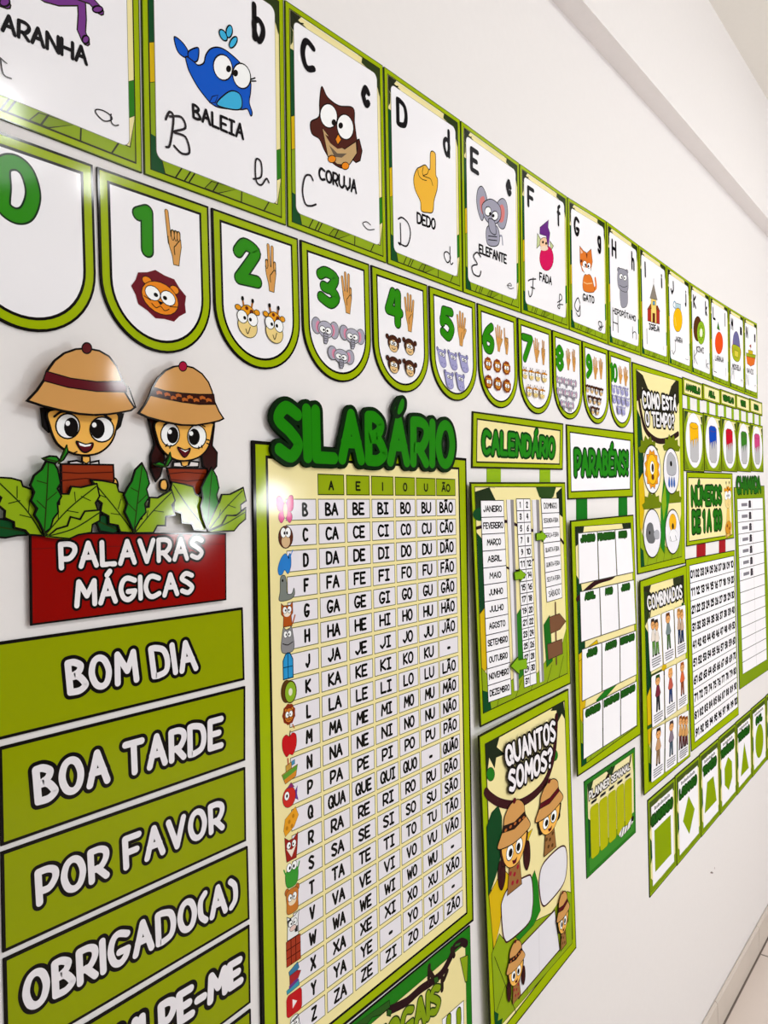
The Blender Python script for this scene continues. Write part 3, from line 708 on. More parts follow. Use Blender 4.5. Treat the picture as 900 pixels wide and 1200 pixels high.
# red board
bd, s2, g = cut('sign_board', '104,700 795,704 796,940 108,1030', RED, .005)
a = Art(s2, g); a.L('112,760 300,752 500,750 790,742', .0008, '6E0E0A'); a.build('grain_pattern', bd)
a = Art(s2, g); a.T('PALAVRAS', pp('203,735 716,713 716,797 207,836'), .19, 'F3EEF0', .09, DARK, n=14, gap=2.4, sub=7); a.T('MÁGICAS', pp('258,868 681,836 683,918 261,970'), .19, 'F3EEF0', .09, DARK, n=14, gap=2.4, sub=7); a.build('lettering', bd)
# leaves
NL = [0]
def leaf(pts, col, lift, vein, side):
    NL[0] += 1; lift += 5e-5 * NL[0]
    if col == L_:                                 # broad leaves: widen about the midrib
        Q = pp(pts); v0, v1 = pp(vein)[0], pp(vein)[-1]; L = math.hypot(v1[0] - v0[0], v1[1] - v0[1]); nx, ny = -(v1[1] - v0[1]) / L, (v1[0] - v0[0]) / L
        pts = [(x + .4 * e * nx, y + .4 * e * ny) for x, y in Q for e in [(x - v0[0]) * nx + (y - v0[1]) * ny]]
    o, s2, g = cut('leaf', pts, col, lift, lw=.0018)
    a = Art(s2, g); a.L(vein, .0014, '26380C', True)
    for q in side.split('|') if side else []: a.L(q, .001, '26380C')
    a.build('leaf_veins', o)
D_, L_, M_ = '124A22', '8FAC16', '23801A'
leaf('-20,650 40,655 95,680 130,712 60,716 20,724 -30,720', D_, .006, '100,700 -20,680', '')
leaf('330,650 372,632 410,660 440,690 400,708 350,700', D_, .006, '430,700 340,660', '')
leaf('152,716 110,706 96,690 62,676 58,658 28,640 26,618 2,596 8,575 -18,550 -25,505 0,509 30,516 62,530 70,548 98,562 104,585 122,600 128,630 146,650', L_, .008, '150,712 90,620 0,530', '110,650 70,640|100,630 104,590|70,590 30,600|60,580 60,540')
leaf('155,716 160,672 185,650 188,618 215,610 222,578 250,574 262,550 292,548 344,528 346,568 330,590 334,612 300,628 296,655 262,664 250,690 215,694', L_, .009, '158,712 240,620 338,540', '205,655 205,620|235,625 275,632|265,592 262,560|285,575 318,590')
leaf('160,718 200,690 236,678 250,652 282,655 300,632 356,622 350,655 324,668 318,690 270,702 240,716', L_, .0095, '165,716 260,688 350,632', '')
leaf('155,708 136,668 118,640 128,618 106,590 118,560 104,535 118,500 145,478 165,442 190,450 206,480 216,530 205,548 220,575 205,600 208,632 190,655 180,690', M_, .011, '156,704 165,560 170,455', '162,620 130,590|164,590 200,560|166,530 130,520')
leaf('470,706 430,696 420,674 392,664 388,640 362,622 362,596 338,575 336,548 318,514 352,522 380,532 398,540 408,565 430,575 436,600 455,620 464,660', L_, .008, '470,702 400,610 328,524', '425,640 390,635|415,620 425,585|375,580 350,570')
leaf('474,706 478,668 500,655 502,625 528,615 535,585 560,582 606,550 612,585 600,600 604,630 575,640 570,668 545,672 530,696', L_, .009, '476,702 535,630 604,560', '515,655 520,625|540,625 575,630')
leaf('470,704 452,662 436,630 446,600 434,570 446,545 462,520 474,480 500,454 518,490 528,530 518,550 526,580 512,602 516,632 496,655', M_, .011, '471,700 485,580 500,465', '480,630 450,600|484,600 515,570|488,560 460,545')
leaf('726,698 690,688 680,668 652,660 645,630 622,618 618,590 600,575 604,522 640,535 668,548 678,572 700,590 706,625 724,655', L_, .008, '726,692 660,610 610,535', '')
leaf('732,698 734,655 752,640 755,612 778,602 790,575 815,570 858,542 860,585 842,600 838,630 808,640 800,668 770,676', L_, .009, '734,694 790,620 852,555', '770,650 775,622|800,605 828,615')
leaf('734,700 780,672 800,645 830,642 868,616 862,650 838,668 818,688 780,694', L_, .0095, '740,696 800,668 862,630', '')
leaf('728,692 712,650 704,610 712,580 706,545 722,510 745,470 764,505 772,545 764,570 770,600 752,640', M_, .011, '729,688 738,570 746,480', '')
leaf('236,392 243,420 226,448 205,462 215,435', M_, .012, '208,460 236,396', ''); leaf('146,440 175,430 200,432 214,448 196,462 165,455', M_, .012, '150,441 212,455', '')
leaf('600,418 606,445 592,470 578,474 584,445', M_, .012, '580,472 600,424', ''); leaf('536,460 560,450 578,458 584,470 566,476 548,470', M_, .012, '540,462 582,470', '')

# ------------------------------------------------------------------ syllable chart
sh = Sheet(.004); f = sh.crop(*PX)
P = [f(*p) for p in pp('296,516 546.5,537 555,1079 308.5,1279')]
t = thing('syllable_chart', 'tall cream syllable chart in a lime frame under the cut-out title SILABÁRIO', 'poster', W(432, 1180))
board('backing_sheet', t, sh, P, LIME, DARK, .0045)
IN = [f(*p) for p in pp('312.5,535.5 537.5,549 547,1070 325.5,1250')]
a = Art(sh, WALL); a.P(IN, CREAM, .004); a.build('cream_panel', t)
g = WALL.q(IN, 500, 820)
CXS = [(105, 164.5), (171, 228), (234, 292.5), (298.3, 355), (360, 419.3), (423, 486)]
a = Art(sh, g)
for (x0, x1) in CXS: a.R(x0, 20.5, x1, 50, '93A80E', .0016, '3A4208', hold=True)
a.sh.z += 2 * E
for (x0, x1), s_ in zip(CXS, ('A', 'E', 'I', 'O', 'U', 'ÃO')):
    wx = {1: 13, 2: 30}[len(s_)] * (.15 if s_ == 'I' else 1); cx = (x0 + x1) / 2
    a.T(s_, [(cx - wx / 2, 29), (cx + wx / 2, 29), (cx + wx / 2, 44), (cx - wx / 2, 44)], .21, '1E2008', hold=True, n=6, sub=3)
a.build('header_row', t)
def ic_butterfly(a, f):
    for q in ('50,48 30,5 2,2 0,40 20,58', '50,48 72,2 98,0 100,42 80,58', '48,55 18,58 8,80 25,98 46,78', '52,55 82,58 92,80 75,98 54,78'): a.P(q, 'D6287C', .0008, '7A1040', sm=True, fr=f)
    a.E(50, 52, 12, 30, 'E8B08A', .0006, fr=f)
def ic_owl(a, f): a.E(50, 55, 45, 42, '5A2C1C', .0006, fr=f); a.E(50, 70, 26, 24, 'D8B58A', fr=f); eyes(a, f, 36, 38, 64, 38, 17, 19, .35, .4)
def ic_dino(a, f): a.P('5,95 0,70 20,35 45,20 60,30 75,20 80,40 78,70 60,95 40,80 25,95', '2E80D0', .0008, '124A88', True, f); a.L('78,30 92,8', .0012, '2E80D0', fr=f); a.E(65, 35, 4, 5, DARK, fr=f, n=8)
def ic_seal(a, f): a.P('5,95 10,60 14,10 40,5 50,30 52,70 80,75 95,55 98,80 70,95', '7C827C', .0008, sm=True, fr=f); a.E(26, 22, 5, 6, DARK, fr=f, n=8)
def ic_cat(a, f): a.P('15,10 30,20 70,20 85,8 85,50 75,60 80,98 25,98 28,60 15,50', 'B4541C', .0008, fr=f); a.E(50, 48, 22, 14, 'F4E8D8', fr=f); eyes(a, f, 36, 36, 64, 36, 13, 13); a.L('82,90 98,60', .002, 'B4541C', fr=f)
def ic_hippo(a, f): a.P('25,5 40,12 60,12 75,5 85,40 90,80 75,98 25,98 10,80 15,40', '8E8C8E', .0008, sm=True, fr=f); eyes(a, f, 38, 30, 62, 30, 12, 13); a.L('20,62 50,70 80,62', .0012, sm=True, fr=f)
def ic_window(a, f): a.P('20,98 20,30 35,8 50,3 65,8 80,30 80,98', '2F97D2', .0016, '123A5A', fr=f); a.L('50,5 50,98', .0012, '123A5A', fr=f); a.L('20,55 80,55', .0012, '123A5A', fr=f)
def ic_kiwi(a, f): a.E(38, 48, 34, 42, '5A3A16', .0006, fr=f); a.E(62, 54, 36, 40, '8DB42A', .0016, '4A2E10', fr=f); a.E(62, 54, 12, 14, 'EDEBC8', fr=f)
def ic_lion(a, f): lion(a, f.box(10, 0, 90, 80), .0006, '8A2E14', 'D87A24'); a.L('70,80 80,95', .0016, 'C06A20', fr=f)
def ic_apple(a, f): a.P('50,25 70,15 92,28 92,65 70,96 50,90 30,96 8,65 8,28 30,15', 'C8141A', .0006, '6A0A0A', True, f); a.L('50,25 56,5', .0014, '4A2A10', fr=f)
def ic_boat(a, f): a.P('0,60 98,42 86,84 20,98', 'D88A28', .0006, fr=f); a.P('4,62 96,44 92,62 12,82', '5E9A2E', fr=f); a.P('25,55 60,48 60,25 25,32', 'C89A40', .0006, fr=f); a.P('60,40 80,36 80,20 60,24', '4A90B8', .0005, fr=f); a.L('40,30 38,8', .002, 'B04020', fr=f)
def ic_fish(a, f): a.P('70,50 95,25 90,55 98,80 72,65', '6A3A9A', .0005, fr=f); a.E(42, 55, 40, 38, 'CE2A22', .0006, fr=f); a.P('30,20 55,4 75,25', '8A2A6A', .0005, fr=f); a.E(28, 48, 15, 16, 'FFFFFF', .0005, fr=f); a.E(28, 48, 6, 7, DARK, fr=f, n=8)
def ic_cheese(a, f): a.P('15,35 80,5 98,40 70,75 15,98 5,75', 'E8A020', .0006, '8A5A10', fr=f); [a.E(x, y, 8, 8, 'C07A10', fr=f, n=10) for x, y in ((40, 50), (65, 35), (55, 70), (25, 70))]
def ic_fox(a, f): a.P('10,5 35,22 65,22 92,5 88,50 80,98 20,98 12,50', '9A2018', .0006, fr=f); a.P('20,50 50,60 80,50 50,88', 'F2E2D2', fr=f); eyes(a, f, 34, 40, 66, 40, 13, 13)
def ic_frog(a, f): a.P('20,35 80,35 90,65 75,98 25,98 10,65', '3A9A30', .0006, sm=True, fr=f); [a.L(q, .002, '3A9A30', fr=f) for q in ('15,50 2,25', '85,50 98,22')]; a.E(34, 26, 16, 16, 'FFFFFF', .0006, fr=f); a.E(66, 26, 16, 16, 'FFFFFF', .0006, fr=f); a.E(38, 28, 6, 7, DARK, fr=f, n=8); a.E(62, 28, 6, 7, DARK, fr=f, n=8)
def ic_tiger(a, f): a.E(18, 16, 13, 13, 'C0692A', .0006, fr=f); a.E(82, 16, 13, 13, 'C0692A', .0006, fr=f); a.P('15,20 50,10 85,20 85,60 80,98 20,98 15,60', 'C9782E', .0006, sm=True, fr=f); a.E(50, 58, 24, 15, 'F0DCBC', fr=f); eyes(a, f, 36, 42, 64, 42, 13, 14)
def ic_cow(a, f): a.P('15,10 35,22 65,20 90,8 82,45 85,98 15,98 18,45', 'EFEFEF', .001, fr=f); a.P('18,25 42,22 40,50 22,50', '2A2A2A', fr=f); a.P('60,60 80,62 80,85 62,82', '2A2A2A', fr=f); eyes(a, f, 36, 42, 64, 42, 12, 12); a.E(50, 62, 20, 10, 'E8C8C0', .0005, fr=f)
def ic_waffle(a, f):
    a.R(8, 4, 95, 96, 'A8381E', .0008, '5A1808', fr=f)
    for k in (1, 2): a.L([(8 + 29 * k, 4), (8 + 29 * k, 96)], .0014, '5A1808', fr=f, hold=True); a.L([(8, 4 + 31 * k), (95, 4 + 31 * k)], .0014, '5A1808', fr=f, hold=True)
def ic_shawl(a, f): a.P('20,22 75,5 85,30 60,40 25,40', '3A7AA0', .0006, fr=f); a.P('25,38 70,35 95,45 75,70 25,75', 'A8242A', .0006, fr=f); a.P('5,85 80,72 84,95 8,100', '3A9AB0', .0006, fr=f); a.P('20,74 76,64 78,76 22,86', '6A3A8A', fr=f)
def ic_play(a, f): a.R(3, 10, 98, 92, 'C4161C', .0006, '7A0A0E', r=18, fr=f); a.P('40,34 40,68 68,51', 'F4EEEE', fr=f)
def ic_zebra(a, f): a.P('30,5 70,5 80,40 90,98 10,98 20,40', 'ECECEC', .0008, sm=True, fr=f); [a.L([(30, y), (70, y - 8)], .0022, '1A1A1A', fr=f) for y in (20, 40, 60, 80)]; eyes(a, f, 36, 30, 64, 30, 12, 12)
ICN = [ic_butterfly, ic_owl, ic_dino, ic_seal, ic_cat, ic_hippo, ic_window, ic_kiwi, ic_lion, ic_apple, ic_boat, ic_fish, ic_cheese, ic_fox, ic_frog, ic_tiger, ic_cow, ic_waffle, ic_shawl, ic_play, ic_zebra]
for r, L in enumerate('BCDFGHJKLMNPQRSTVWXYZ'):
    y0 = 56.8 + 35.75 * r; y1 = y0 + 29.2; a = Art(sh, g); z0 = sh.z
    for x0, x1 in [(36, 99.3)] + CXS: a.R(x0, y0, x1, y1, 'EDE8EF', .0011, '5A5A20', hold=True)
    sh.z += 2 * E
    cells = [L] + [L + ('U' if L == 'Q' and k != 'U' else '') + k for k in ('A', 'E', 'I', 'O', 'U')] + [L + ('U' if L == 'Q' else '') + 'ÃO']
    if L == 'Q': cells[5] = '-'
    if L in 'KWY': cells[6] = '-'
    if L == 'Y': cells[3] = '-'
    for (x0, x1), s_ in zip([(57, 94)] + CXS, cells):
        wx = {'-': 5, 'M': 15, 'W': 17, 'J': 11, 'L': 11, 'F': 12}.get(s_, 13) if len(s_) == 1 else {2: 31, 3: 42, 4: 52}[len(s_)]
        if 'ÃO' in s_ and len(s_) == 3: wx = 46
        cx = (x0 + x1) / 2; cy = (y0 + y1) / 2; h = 10.2
        cp = [(cx - wx / 2, cy - h), (cx + wx / 2, cy - h), (cx + wx / 2, cy + h), (cx - wx / 2, cy + h)]
        if s_ == '-': a.L([(cx - 3, cy + 2), (cx + 3, cy + 2)], .005, '15120F', hold=True)
        else: a.T(s_, cp, .2, '15120F', serif=True, hold=True, n=6, sub=4, gap=1.9)
    a.build('syllable_row', t)
    fr = g.box(18, y0 - 4, 51, y1 + 4); a = Art(sh, fr); ICN[r](a, fr); a.build(ICN[r].__name__[3:] + '_picture', t)
    sh.z = z0
s2 = Sheet(.004, .005, .005); g2 = s2.crop(*S2); a = Art(s2, g2)
a.T('SILABÁRIO', pp('99,60 812,145 810,334 108,304'), .21, '1F8208', .075, '0C240A', gap=2.5, n=16, sub=8)
for q in ('600,48 620,62 618,100 595,128 576,128 580,95',): a.P(q, '0C240A', .003, '0C240A', sm=True); a.P('603,58 612,68 608,98 594,118 586,112 590,88', '1F8208', sm=True)
# raised letters: thicken the cut-out so it stands on the chart
n = len(a.V); NF = len(a.F)
for k in range(NF):
    F_ = a.F[k]
    if a.C[k] == '0C240A':
        b0 = len(a.V); a.V += [(a.V[i][0], -.0042, a.V[i][2]) for i in F_]
        for j in range(len(F_)): a.F.append((F_[j], b0 + j, b0 + (j + 1) % len(F_), F_[(j + 1) % len(F_)])); a.C.append('0C240A')
a.build('title_letters', t, 'green cut-out letters with a dark edge')

# ------------------------------------------------------------------ vowel poster at the lower edge
sh = Sheet(.0025); f = sh.crop(*PX)
c0, c1 = f(309, 1284), f(551, 1084.5)
P = [c0, c1, (c1[0] - .004, -1.95), (c0[0] - .004, -1.95)]
t = thing('vowel_poster', 'cream poster in a dark green frame, cut off below the syllable chart', 'poster', (.16, -1.95))
board('backing_sheet', t, sh, P, '1F7A14', DARK, .0012)
g = sh.crop(*Y1); gi = WALL.q(P)
a = Art(sh, gi); a.R(3.5, 4.5, 96.5, 97, 'F3E4A4', .0012, '2A3A10'); pn = a.build('cream_panel', t)
a = Art(sh, g)
for q in ('830,130 800,120 762,150 748,190 730,230 690,300 640,345 560,400 480,470 380,520', ): a.L(q, .014, '2A1216', True)
for q in ('615,260 612,330', '615,290 640,330', '690,330 690,400', '720,290 700,340', '745,160 760,200'): a.L(q, .009, '2A1A14')
for q in ('640,330 665,320 670,350 648,362', '370,510 395,520 388,555 365,550', '760,150 790,140 800,120 770,130', '180,600 380,460 385,500 330,545 280,560 250,600'): a.P(q, '2C5A1C', .001)
a.P('795,215 840,195 836,350 825,355', '8FA818', .0014, LINE)
a.build('vine_picture', t)
a = Art(sh, g); a.T('VOGAIS', pp('276,665 680,345 680,520 276,862'), .21, '86A012', .05, '2A3A10', gap=2.2, n=12, serif=False); a.build('title_lettering', t)
a = Art(sh, g); a.P('690,572 815,462 822,1200 690,1300', WHT, .0012, '5A5A20'); wp = a.build('white_panel', t)
a = Art(sh, g); a.T('U', pp('716,550 796,500 800,640 716,700'), .28, '86A012', .05, '2A3A10', n=10); a.build('lettering', wp)

# ------------------------------------------------------------------ calendar
def ring(a, outer, inner, fill, lw=.0022, fr=None): a.P(inner, fill, lw, LINE, fr=fr)
def plate(t, sh, fr, outer, inner, name, col=CREAM, inname='panel', lw=.0034):
    P = [fr(*p) for p in pp(outer)]; b = board(name, t, sh, P, LIME, LINE, lw)
    a = Art(sh, fr); a.P(inner, col, lw * .9, LINE); a.build(inname, b)
    return b
def strap(t, fr, q, col):
    s2 = Sheet(.001); board('strap', t, s2, [fr(*p) for p in pp(q)], col, None, 0)
sh = Sheet(.0024); c4 = sh.crop(*S4); px = sh.crop(*PX)
t = thing('calendar_chart', 'cream calendar chart hanging on two straps from the CALENDÁRIO sign', 'calendar', W(615, 850))
sg = plate(t, sh, c4, '45,38 390,85 388,262 42,255', '62,68 378,112 375,240 60,232', 'title_sign', CREAM, 'cream_panel')
a = Art(sh, c4); a.T('CALENDÁRIO', pp('80,107 360,140 357,218 80,205'), .2, '1F8510', .09, '0B3A0E', n=12, gap=2.5); a.build('title_lettering', sg)
strap(t, c4, '102,250 155,252 155,312 102,312', '93B81A'); strap(t, c4, '303,255 343,256 343,312 303,312', '93B81A')
sh = Sheet(.0024, .009, .002, .44, .83); c4 = sh.crop(*S4); px = sh.crop(*PX)
b = plate(t, sh, px, '549.2,565 663.9,565 670.5,801.5 561,852', '554.5,571 659.6,571 666.4,789 564.5,835', 'backing_board', CREAM, 'cream_panel')
gi = sh.crop(*PX).q('554.5,571 659.6,571 666.4,789 564.5,835')
a = Art(sh, gi); jungle(a, gi, .004)
a.P('0,2 14,0 22,8 10,9 16,14 4,14 0,10', '203018'); a.P('66,0 92,0 88,5 80,7 70,5', '2C4A1C'); a.P('100,0 92,3 94,14 100,16', '1C2A14'); a.E(4, 12, 7, 3, DKG)
a.L('0,18 30,16 50,20 90,26 100,30', .006, '2A1418', True); a.L('12,32 40,40 60,36', .004, '2A1418', True)
a.P('36,62 44,58 46,90 38,92', '2A7A1C', .0008, LINE); a.P('70,70 78,66 80,90 72,92', '1F6A1C', .0008, LINE)
a.build('jungle_picture', b)
a = Art(sh, c4); a.L('362,768 366,1000', .006, '6A4630'); a.P('338,822 378,808 403,838 380,868 342,885', '7A5238', .0012); a.P('330,925 388,905 391,960 334,985', '7A5238', .0012); a.build('signpost_picture', b)
def column(quad, rows, cols=1, k=.12, mg=.1, gp=1.2, wf=.84):
    a = Art(sh, c4); g = c4.q(quad, 100, 100); a.R(0, 0, 100, 100, WHT, .0014, fr=g); n = len(rows) // cols if cols > 1 else len(rows)
    for i in range(1, n): a.L([(0, 100 * i / n), (100, 100 * i / n)], .0016, DARK, fr=g, hold=True)
    for i in range(1, cols): a.L([(100 * i / cols, 0), (100 * i / cols, 100)], .0014, DARK, fr=g, hold=True)
    return a, g, n
MON = ['JANEIRO', 'FEVEREIRO', 'MARÇO', 'ABRIL', 'MAIO', 'JUNHO', 'JULHO', 'AGOSTO', 'SETEMBRO', 'OUTUBRO', 'NOVEMBRO', 'DEZEMBRO']
a, g, n = column('68,378 158,378 188,1115 98,1145', MON); a.sh.z += 2 * E
for i, s_ in enumerate(MON):
    y = 100 * (i + .5) / 12; wd = min(44, 6 + 5 * len(s_)); a.T(s_, [(50 - wd, y - 1.7), (50 + wd, y - 1.7), (50 + wd, y + 1.7), (50 - wd, y + 1.7)], .2, '1A1618', fr=g, hold=True, n=6, sub=3)
a.build('month_column', b)
for q1, q2 in (('172,375 186,375 212,1100 202,1102', '186,375 199,375 219,1098 212,1100'), ('272,375 287,375 309,1068 303,1070', '287,375 299,375 318,1064 309,1068')):
    s2 = Sheet(.0016, sh.l0 + .0024, sh.l1 + .0024, .44, .83); tr = board('slider_track', b, s2, [s2.crop(*S4)(*p) for p in pp(q1)], 'ECE8EE', None, 0, 'white slider strip')
    s3 = Sheet(.0008, sh.l0 + .0024, sh.l1 + .0024, .44, .83); board('track_shadow', tr, s3, [s3.crop(*S4)(*p) for p in pp(q2)], '8F8A8C', None, 0, 'grey strip standing in for the slider shadow')  # shadow band beside each white slider, painted as a grey strip
nums = [str(i) for i in range(1, 32)] + ['']
a, g, n = column('208,372 262,372 287,1074 239,1090', nums, 2); a.sh.z += 2 * E
for i, s_ in enumerate(nums[:31]):
    y = 100 * (i // 2 + .5) / 16; x = 25 + 50 * (i % 2); wd = 8 if len(s_) == 1 else 17
    if s_ == '1': wd = 4
    a.T(s_, [(x - wd, y - 1.75), (x + wd, y - 1.75), (x + wd, y + 1.75), (x - wd, y + 1.75)], .22, '1A1618', fr=g, hold=True, n=6, sub=3)
a.build('day_grid', b)
DAY = ['DOMINGO', 'SEGUNDA-FEIRA', 'TERÇA-FEIRA', 'QUARTA-FEIRA', 'QUINTA-FEIRA', 'SEXTA-FEIRA', 'SÁBADO']
a, g, n = column('305,370 375,370 388,748 328,765', DAY); a.sh.z += 2 * E
for i, s_ in enumerate(DAY):
    y = 100 * (i + .5) / 7; wd = 42 if len(s_) > 8 else 37; h = 2.3 if len(s_) > 8 else 3; a.T(s_, [(50 - wd, y - h), (50 + wd, y - h), (50 + wd, y + h), (50 - wd, y + h)], .15, '1A1618', fr=g, hold=True, n=6, sub=3)
a.build('weekday_column', b)
for lb, q in (('green arrow marker pointing at the weekday column of the calendar', '288,502 308,500 308,492 331,514 312,537 311,528 289,532'),
              ('green arrow marker halfway down the numbers of the calendar', '202,650 222,646 222,637 249,660 226,686 225,678 204,682'),
              ('large green arrow marker beside NOVEMBRO low on the calendar', '186,1008 216,972 218,984 250,978 252,1018 222,1024 222,1040')):
    s2 = Sheet(.002, sh.l0 + .006, sh.l1 + .006, .44, .83); gg = s2.crop(*S4); P = [gg(*p) for p in pp(q)]
    o = thing('arrow_marker', lb, 'arrow marker', P[0], 'arrow markers on the calendar'); board('arrow', o, s2, P, '84B51A', '3E5A0C', .0012)
    s4 = Sheet(.0042, sh.l0 + .0022, sh.l1 + .0022, .44, .83); cx = sum(p[0] for p in P) / len(P); cv = sum(p[1] for p in P) / len(P)
    board('foam_pad', o, s4, [(cx + .006 * math.cos(k * .785), cv + .006 * math.sin(k * .785)) for k in range(8)], 'D9D6D0', None, 0)

# ------------------------------------------------------------------ birthday chart
sh = Sheet(.0024); c4 = sh.crop(*S4)
t = thing('birthday_chart', 'birthday chart of twelve white boxes hanging on dark green straps from the PARABÉNS! sign', 'poster', W(714, 910))
sg = plate(t, sh, c4, '402,88 657,120 655,365 408,375', '415,118 645,150 643,335 420,345', 'title_sign', WHT, 'white_panel')
a = Art(sh, c4); a.T('PARABÉNS!', pp('430,182 637,190 636,282 432,288'), .2, '1F8510', .085, '0B3A0E', n=12, gap=2.5); a.build('title_lettering', sg)
strap(t, c4, '442,366 483,364 484,455 442,455', '14741A'); strap(t, c4, '603,360 635,360 636,440 603,442', '14741A')
sh = Sheet(.0024, .008, .002, .84, 1.24); px = sh.crop(*PX)
b = plate(t, sh, px, '667.3,610 743.4,603 752,861 675.5,910', '672.5,617.8 740,613 748,850.5 680,898', 'backing_board', CREAM, 'cream_panel')
gi = px.q('672.5,617.8 740,613 748,850.5 680,898'); a = Art(sh, gi); jungle(a, gi, .004); a.P('0,0 14,0 10,6 0,8', '202A18'); a.P('100,0 82,0 86,5 100,12', '202A18')
a.L('0,30 30,25 60,24 72,21', .012, '32151A', True); a.P('0,53 30,50 32,52 0,56', YEL, .001); a.P('26,76 62,71 64,74 28,79', '1F7A1C', .001); a.E(22, 79, 5, 1.6, 'EFE3B0'); a.build('jungle_picture', b)
CELL = ['675.5,624.8 740,619 743,670.5 676.5,684.5', '677.5,693.5 743.5,679.5 745.8,731 679,752.5', '679.8,761 746,739 746.6,790.5 680,821.6', '681,831 746.6,798 746.6,850 681.4,890']
for r in range(4):
    g = px.q(CELL[r], 3, 100)
    for k in range(3):
        a = Art(sh, g); a.R(k + .015, 0, k + .985, 100, WHT, .0022, '4A4A40'); cl = a.build('month_box', b)
        a = Art(sh, g); s_ = MON[r * 3 + k]; wd = .055 * len(s_) - .02; cx = k + (.5 if k < 2 else .46)
        a.T(s_, [(cx - wd, 6), (cx + wd, 6), (cx + wd, 18), (cx - wd, 18)], .26, '1E5A14', .26, '1C4A12', n=6, sub=3); a.build('lettering', cl)

# ------------------------------------------------------------------ head count poster
sh = Sheet(.0024, .012, .002, .44, .83); px = sh.crop(*PX); c5 = sh.crop(*S5); y6 = sh.crop(*Y6); y5 = sh.crop(*Y5)
t = thing('headcount_poster', 'cream QUANTOS SOMOS? poster with explorers and white answer bubbles', 'poster', W(640, 1230))
b = plate(t, sh, px, '558.3,861.7 668.3,807.3 677.7,1111.7 573,1236', '566,871.7 663.3,821.7 673,1101 579.5,1214', 'backing_sheet', CREAM, 'cream_panel')
a = Art(sh, c5)
a.P('78,215 130,190 120,225 150,250 118,262 112,300 92,262 84,330', '1E2A18'); a.P('366,66 330,85 318,100 340,98 345,140 360,110 374,135', '1E2A18'); a.E(97, 320, 15, 24, '22781C', .001); a.E(332, 256, 13, 20, '22781C', .001)
a.L('80,382 94,398 130,420 180,428 230,412 280,372 312,318 332,240 340,120', .0165, '3C161A', True)
a.P('82,505 100,455 125,430 138,470 138,560 128,640 100,720 88,745', '0F4520', .0012)
a.P('90,745 120,690 150,660 180,690 165,740 140,780 130,850 108,940', YEL, .0014, BRN); a.P('225,535 252,512 232,562', YEL, .0014, BRN)
a.P('100,950 128,880 150,905 190,870 320,810 378,735 394,740 397,918 330,990 210,1120 120,1215 112,1180', LEAF, .0014, LINE)
a.P('242,700 258,660 270,700 275,760 280,800 255,850 200,905 185,890 235,840 246,790', '21801A', .0014, LINE)
for q in ('200,1110 240,1040 330,960', '230,1090 240,1020', '290,1010 300,960', '118,1150 150,1060 110,960', '150,1060 190,1160'): a.L(q, .0016, LINE)
a.P('112,1215 108,1150 125,1160 122,1185 140,1175 135,1200', DKG); a.build('jungle_picture', b)
for q in ('135,800 138,765 165,715 230,678 246,685 252,740 250,790 235,845 165,905 148,902 140,870', '275,690 288,640 330,595 362,575 375,590 377,650 362,712 305,778 286,780 277,740'):
    a = Art(sh, c5); a.P(q, 'E9E6EC', .0034, BRN, sm=True); a.build('answer_bubble', b)
a = Art(sh, y6); a.P('360,640 605,400 640,680 335,1015', 'E9E6EC', .003, BRN); a.L('488,515 490,840', .0008, 'B8B2B8'); a.build('answer_panel', b)
for girl, q in ((True, '580,950 620,925 621,1027 580,1058'), (False, '625.5,930 660,900 661,985 627,1012'), (True, '589,1111 612,1092 614,1157 591,1184'), (False, '650.5,1054 667,1036 668,1100 652,1120')):
    g = px.q(q, 100, 150); a = Art(sh, g); explorer(a, g, girl, .0016 if q[2] in '05' and float(q.split(',')[1][:3]) < 960 else .001); a.build('girl_picture' if girl else 'boy_picture', b)
a = Art(sh, px); a.T('QUANTOS', pp('586.5,874 649.6,842 650.6,868 589.5,899'), .2, 'F3EEF2', .1, DARK, n=10, gap=2.3); a.T('SOMOS?', pp('591,902 646.5,874 646,898 593,929.5'), .2, 'F3EEF2', .1, DARK, n=10, gap=2.3); a.build('title_lettering', b)

# ------------------------------------------------------------------ weekly planner
sh = Sheet(.0016); y2 = sh.crop(*Y2)
t = thing('weekly_planner', 'small dark green PLANNER SEMANAL sheet with yellow green columns', 'poster', W(716, 1000))
P = [y2(*p) for p in pp('68,325 488,40 495,745 90,1130')]; b = board('backing_sheet', t, sh, P, '2C7A22', '1C4A18', .002)
g = WALL.q(P); a = Art(sh, g)
a.R(5, 5, 96, 96, 'F1E5AE', .001, fr=g); a.P('5,96 5,80 96,74 96,96', '3C8A2A'); a.P('5,40 9,44 9,80 5,82', DKG); a.P('92,5 96,5 96,30', LEAF)
a.L('8,10 14,20 24,22 36,16 50,6', .012, '2E1A16', True); a.L('90,7 86,16 70,20', .008, '2E1A16', True)
a.P('5,5 16,5 12,12 6,16', '24401C'); a.P('40,5 58,5 50,14', '24401C'); a.build('jungle_picture', b)
for k in range(5):
    a = Art(sh, g); x = 8.5 + 16.8 * k; a.R(x, 31, x + 15.6, 85, 'B4B60A', .0008, '6A7A10', r=4, rx=4); col_ = a.build('day_column', b)
    a = Art(sh, g); a.R(x + 2, 25.5, x + 13, 28, '9A9688', hold=True); a.R(x + 3, 25, x + 12, 28.5, 'B8B4A4'); a.build('day_heading', b)
a = Art(sh, g); a.T('PLANNER SEMANAL', [(7, 13), (88, 13), (88, 21), (7, 22.5)], .2, 'EDE9E6', .13, '2A2620', n=8, gap=2.2, sub=3); a.build('title_lettering', b)
a = Art(sh, g); a.P('62,84 70,80 80,82 90,78 94,84 84,88 66,90', 'F0EEEA', .0008)
for x in (66, 72, 78, 86): a.L([(x, 89), (x + 4, 81)], .004, '16140F')
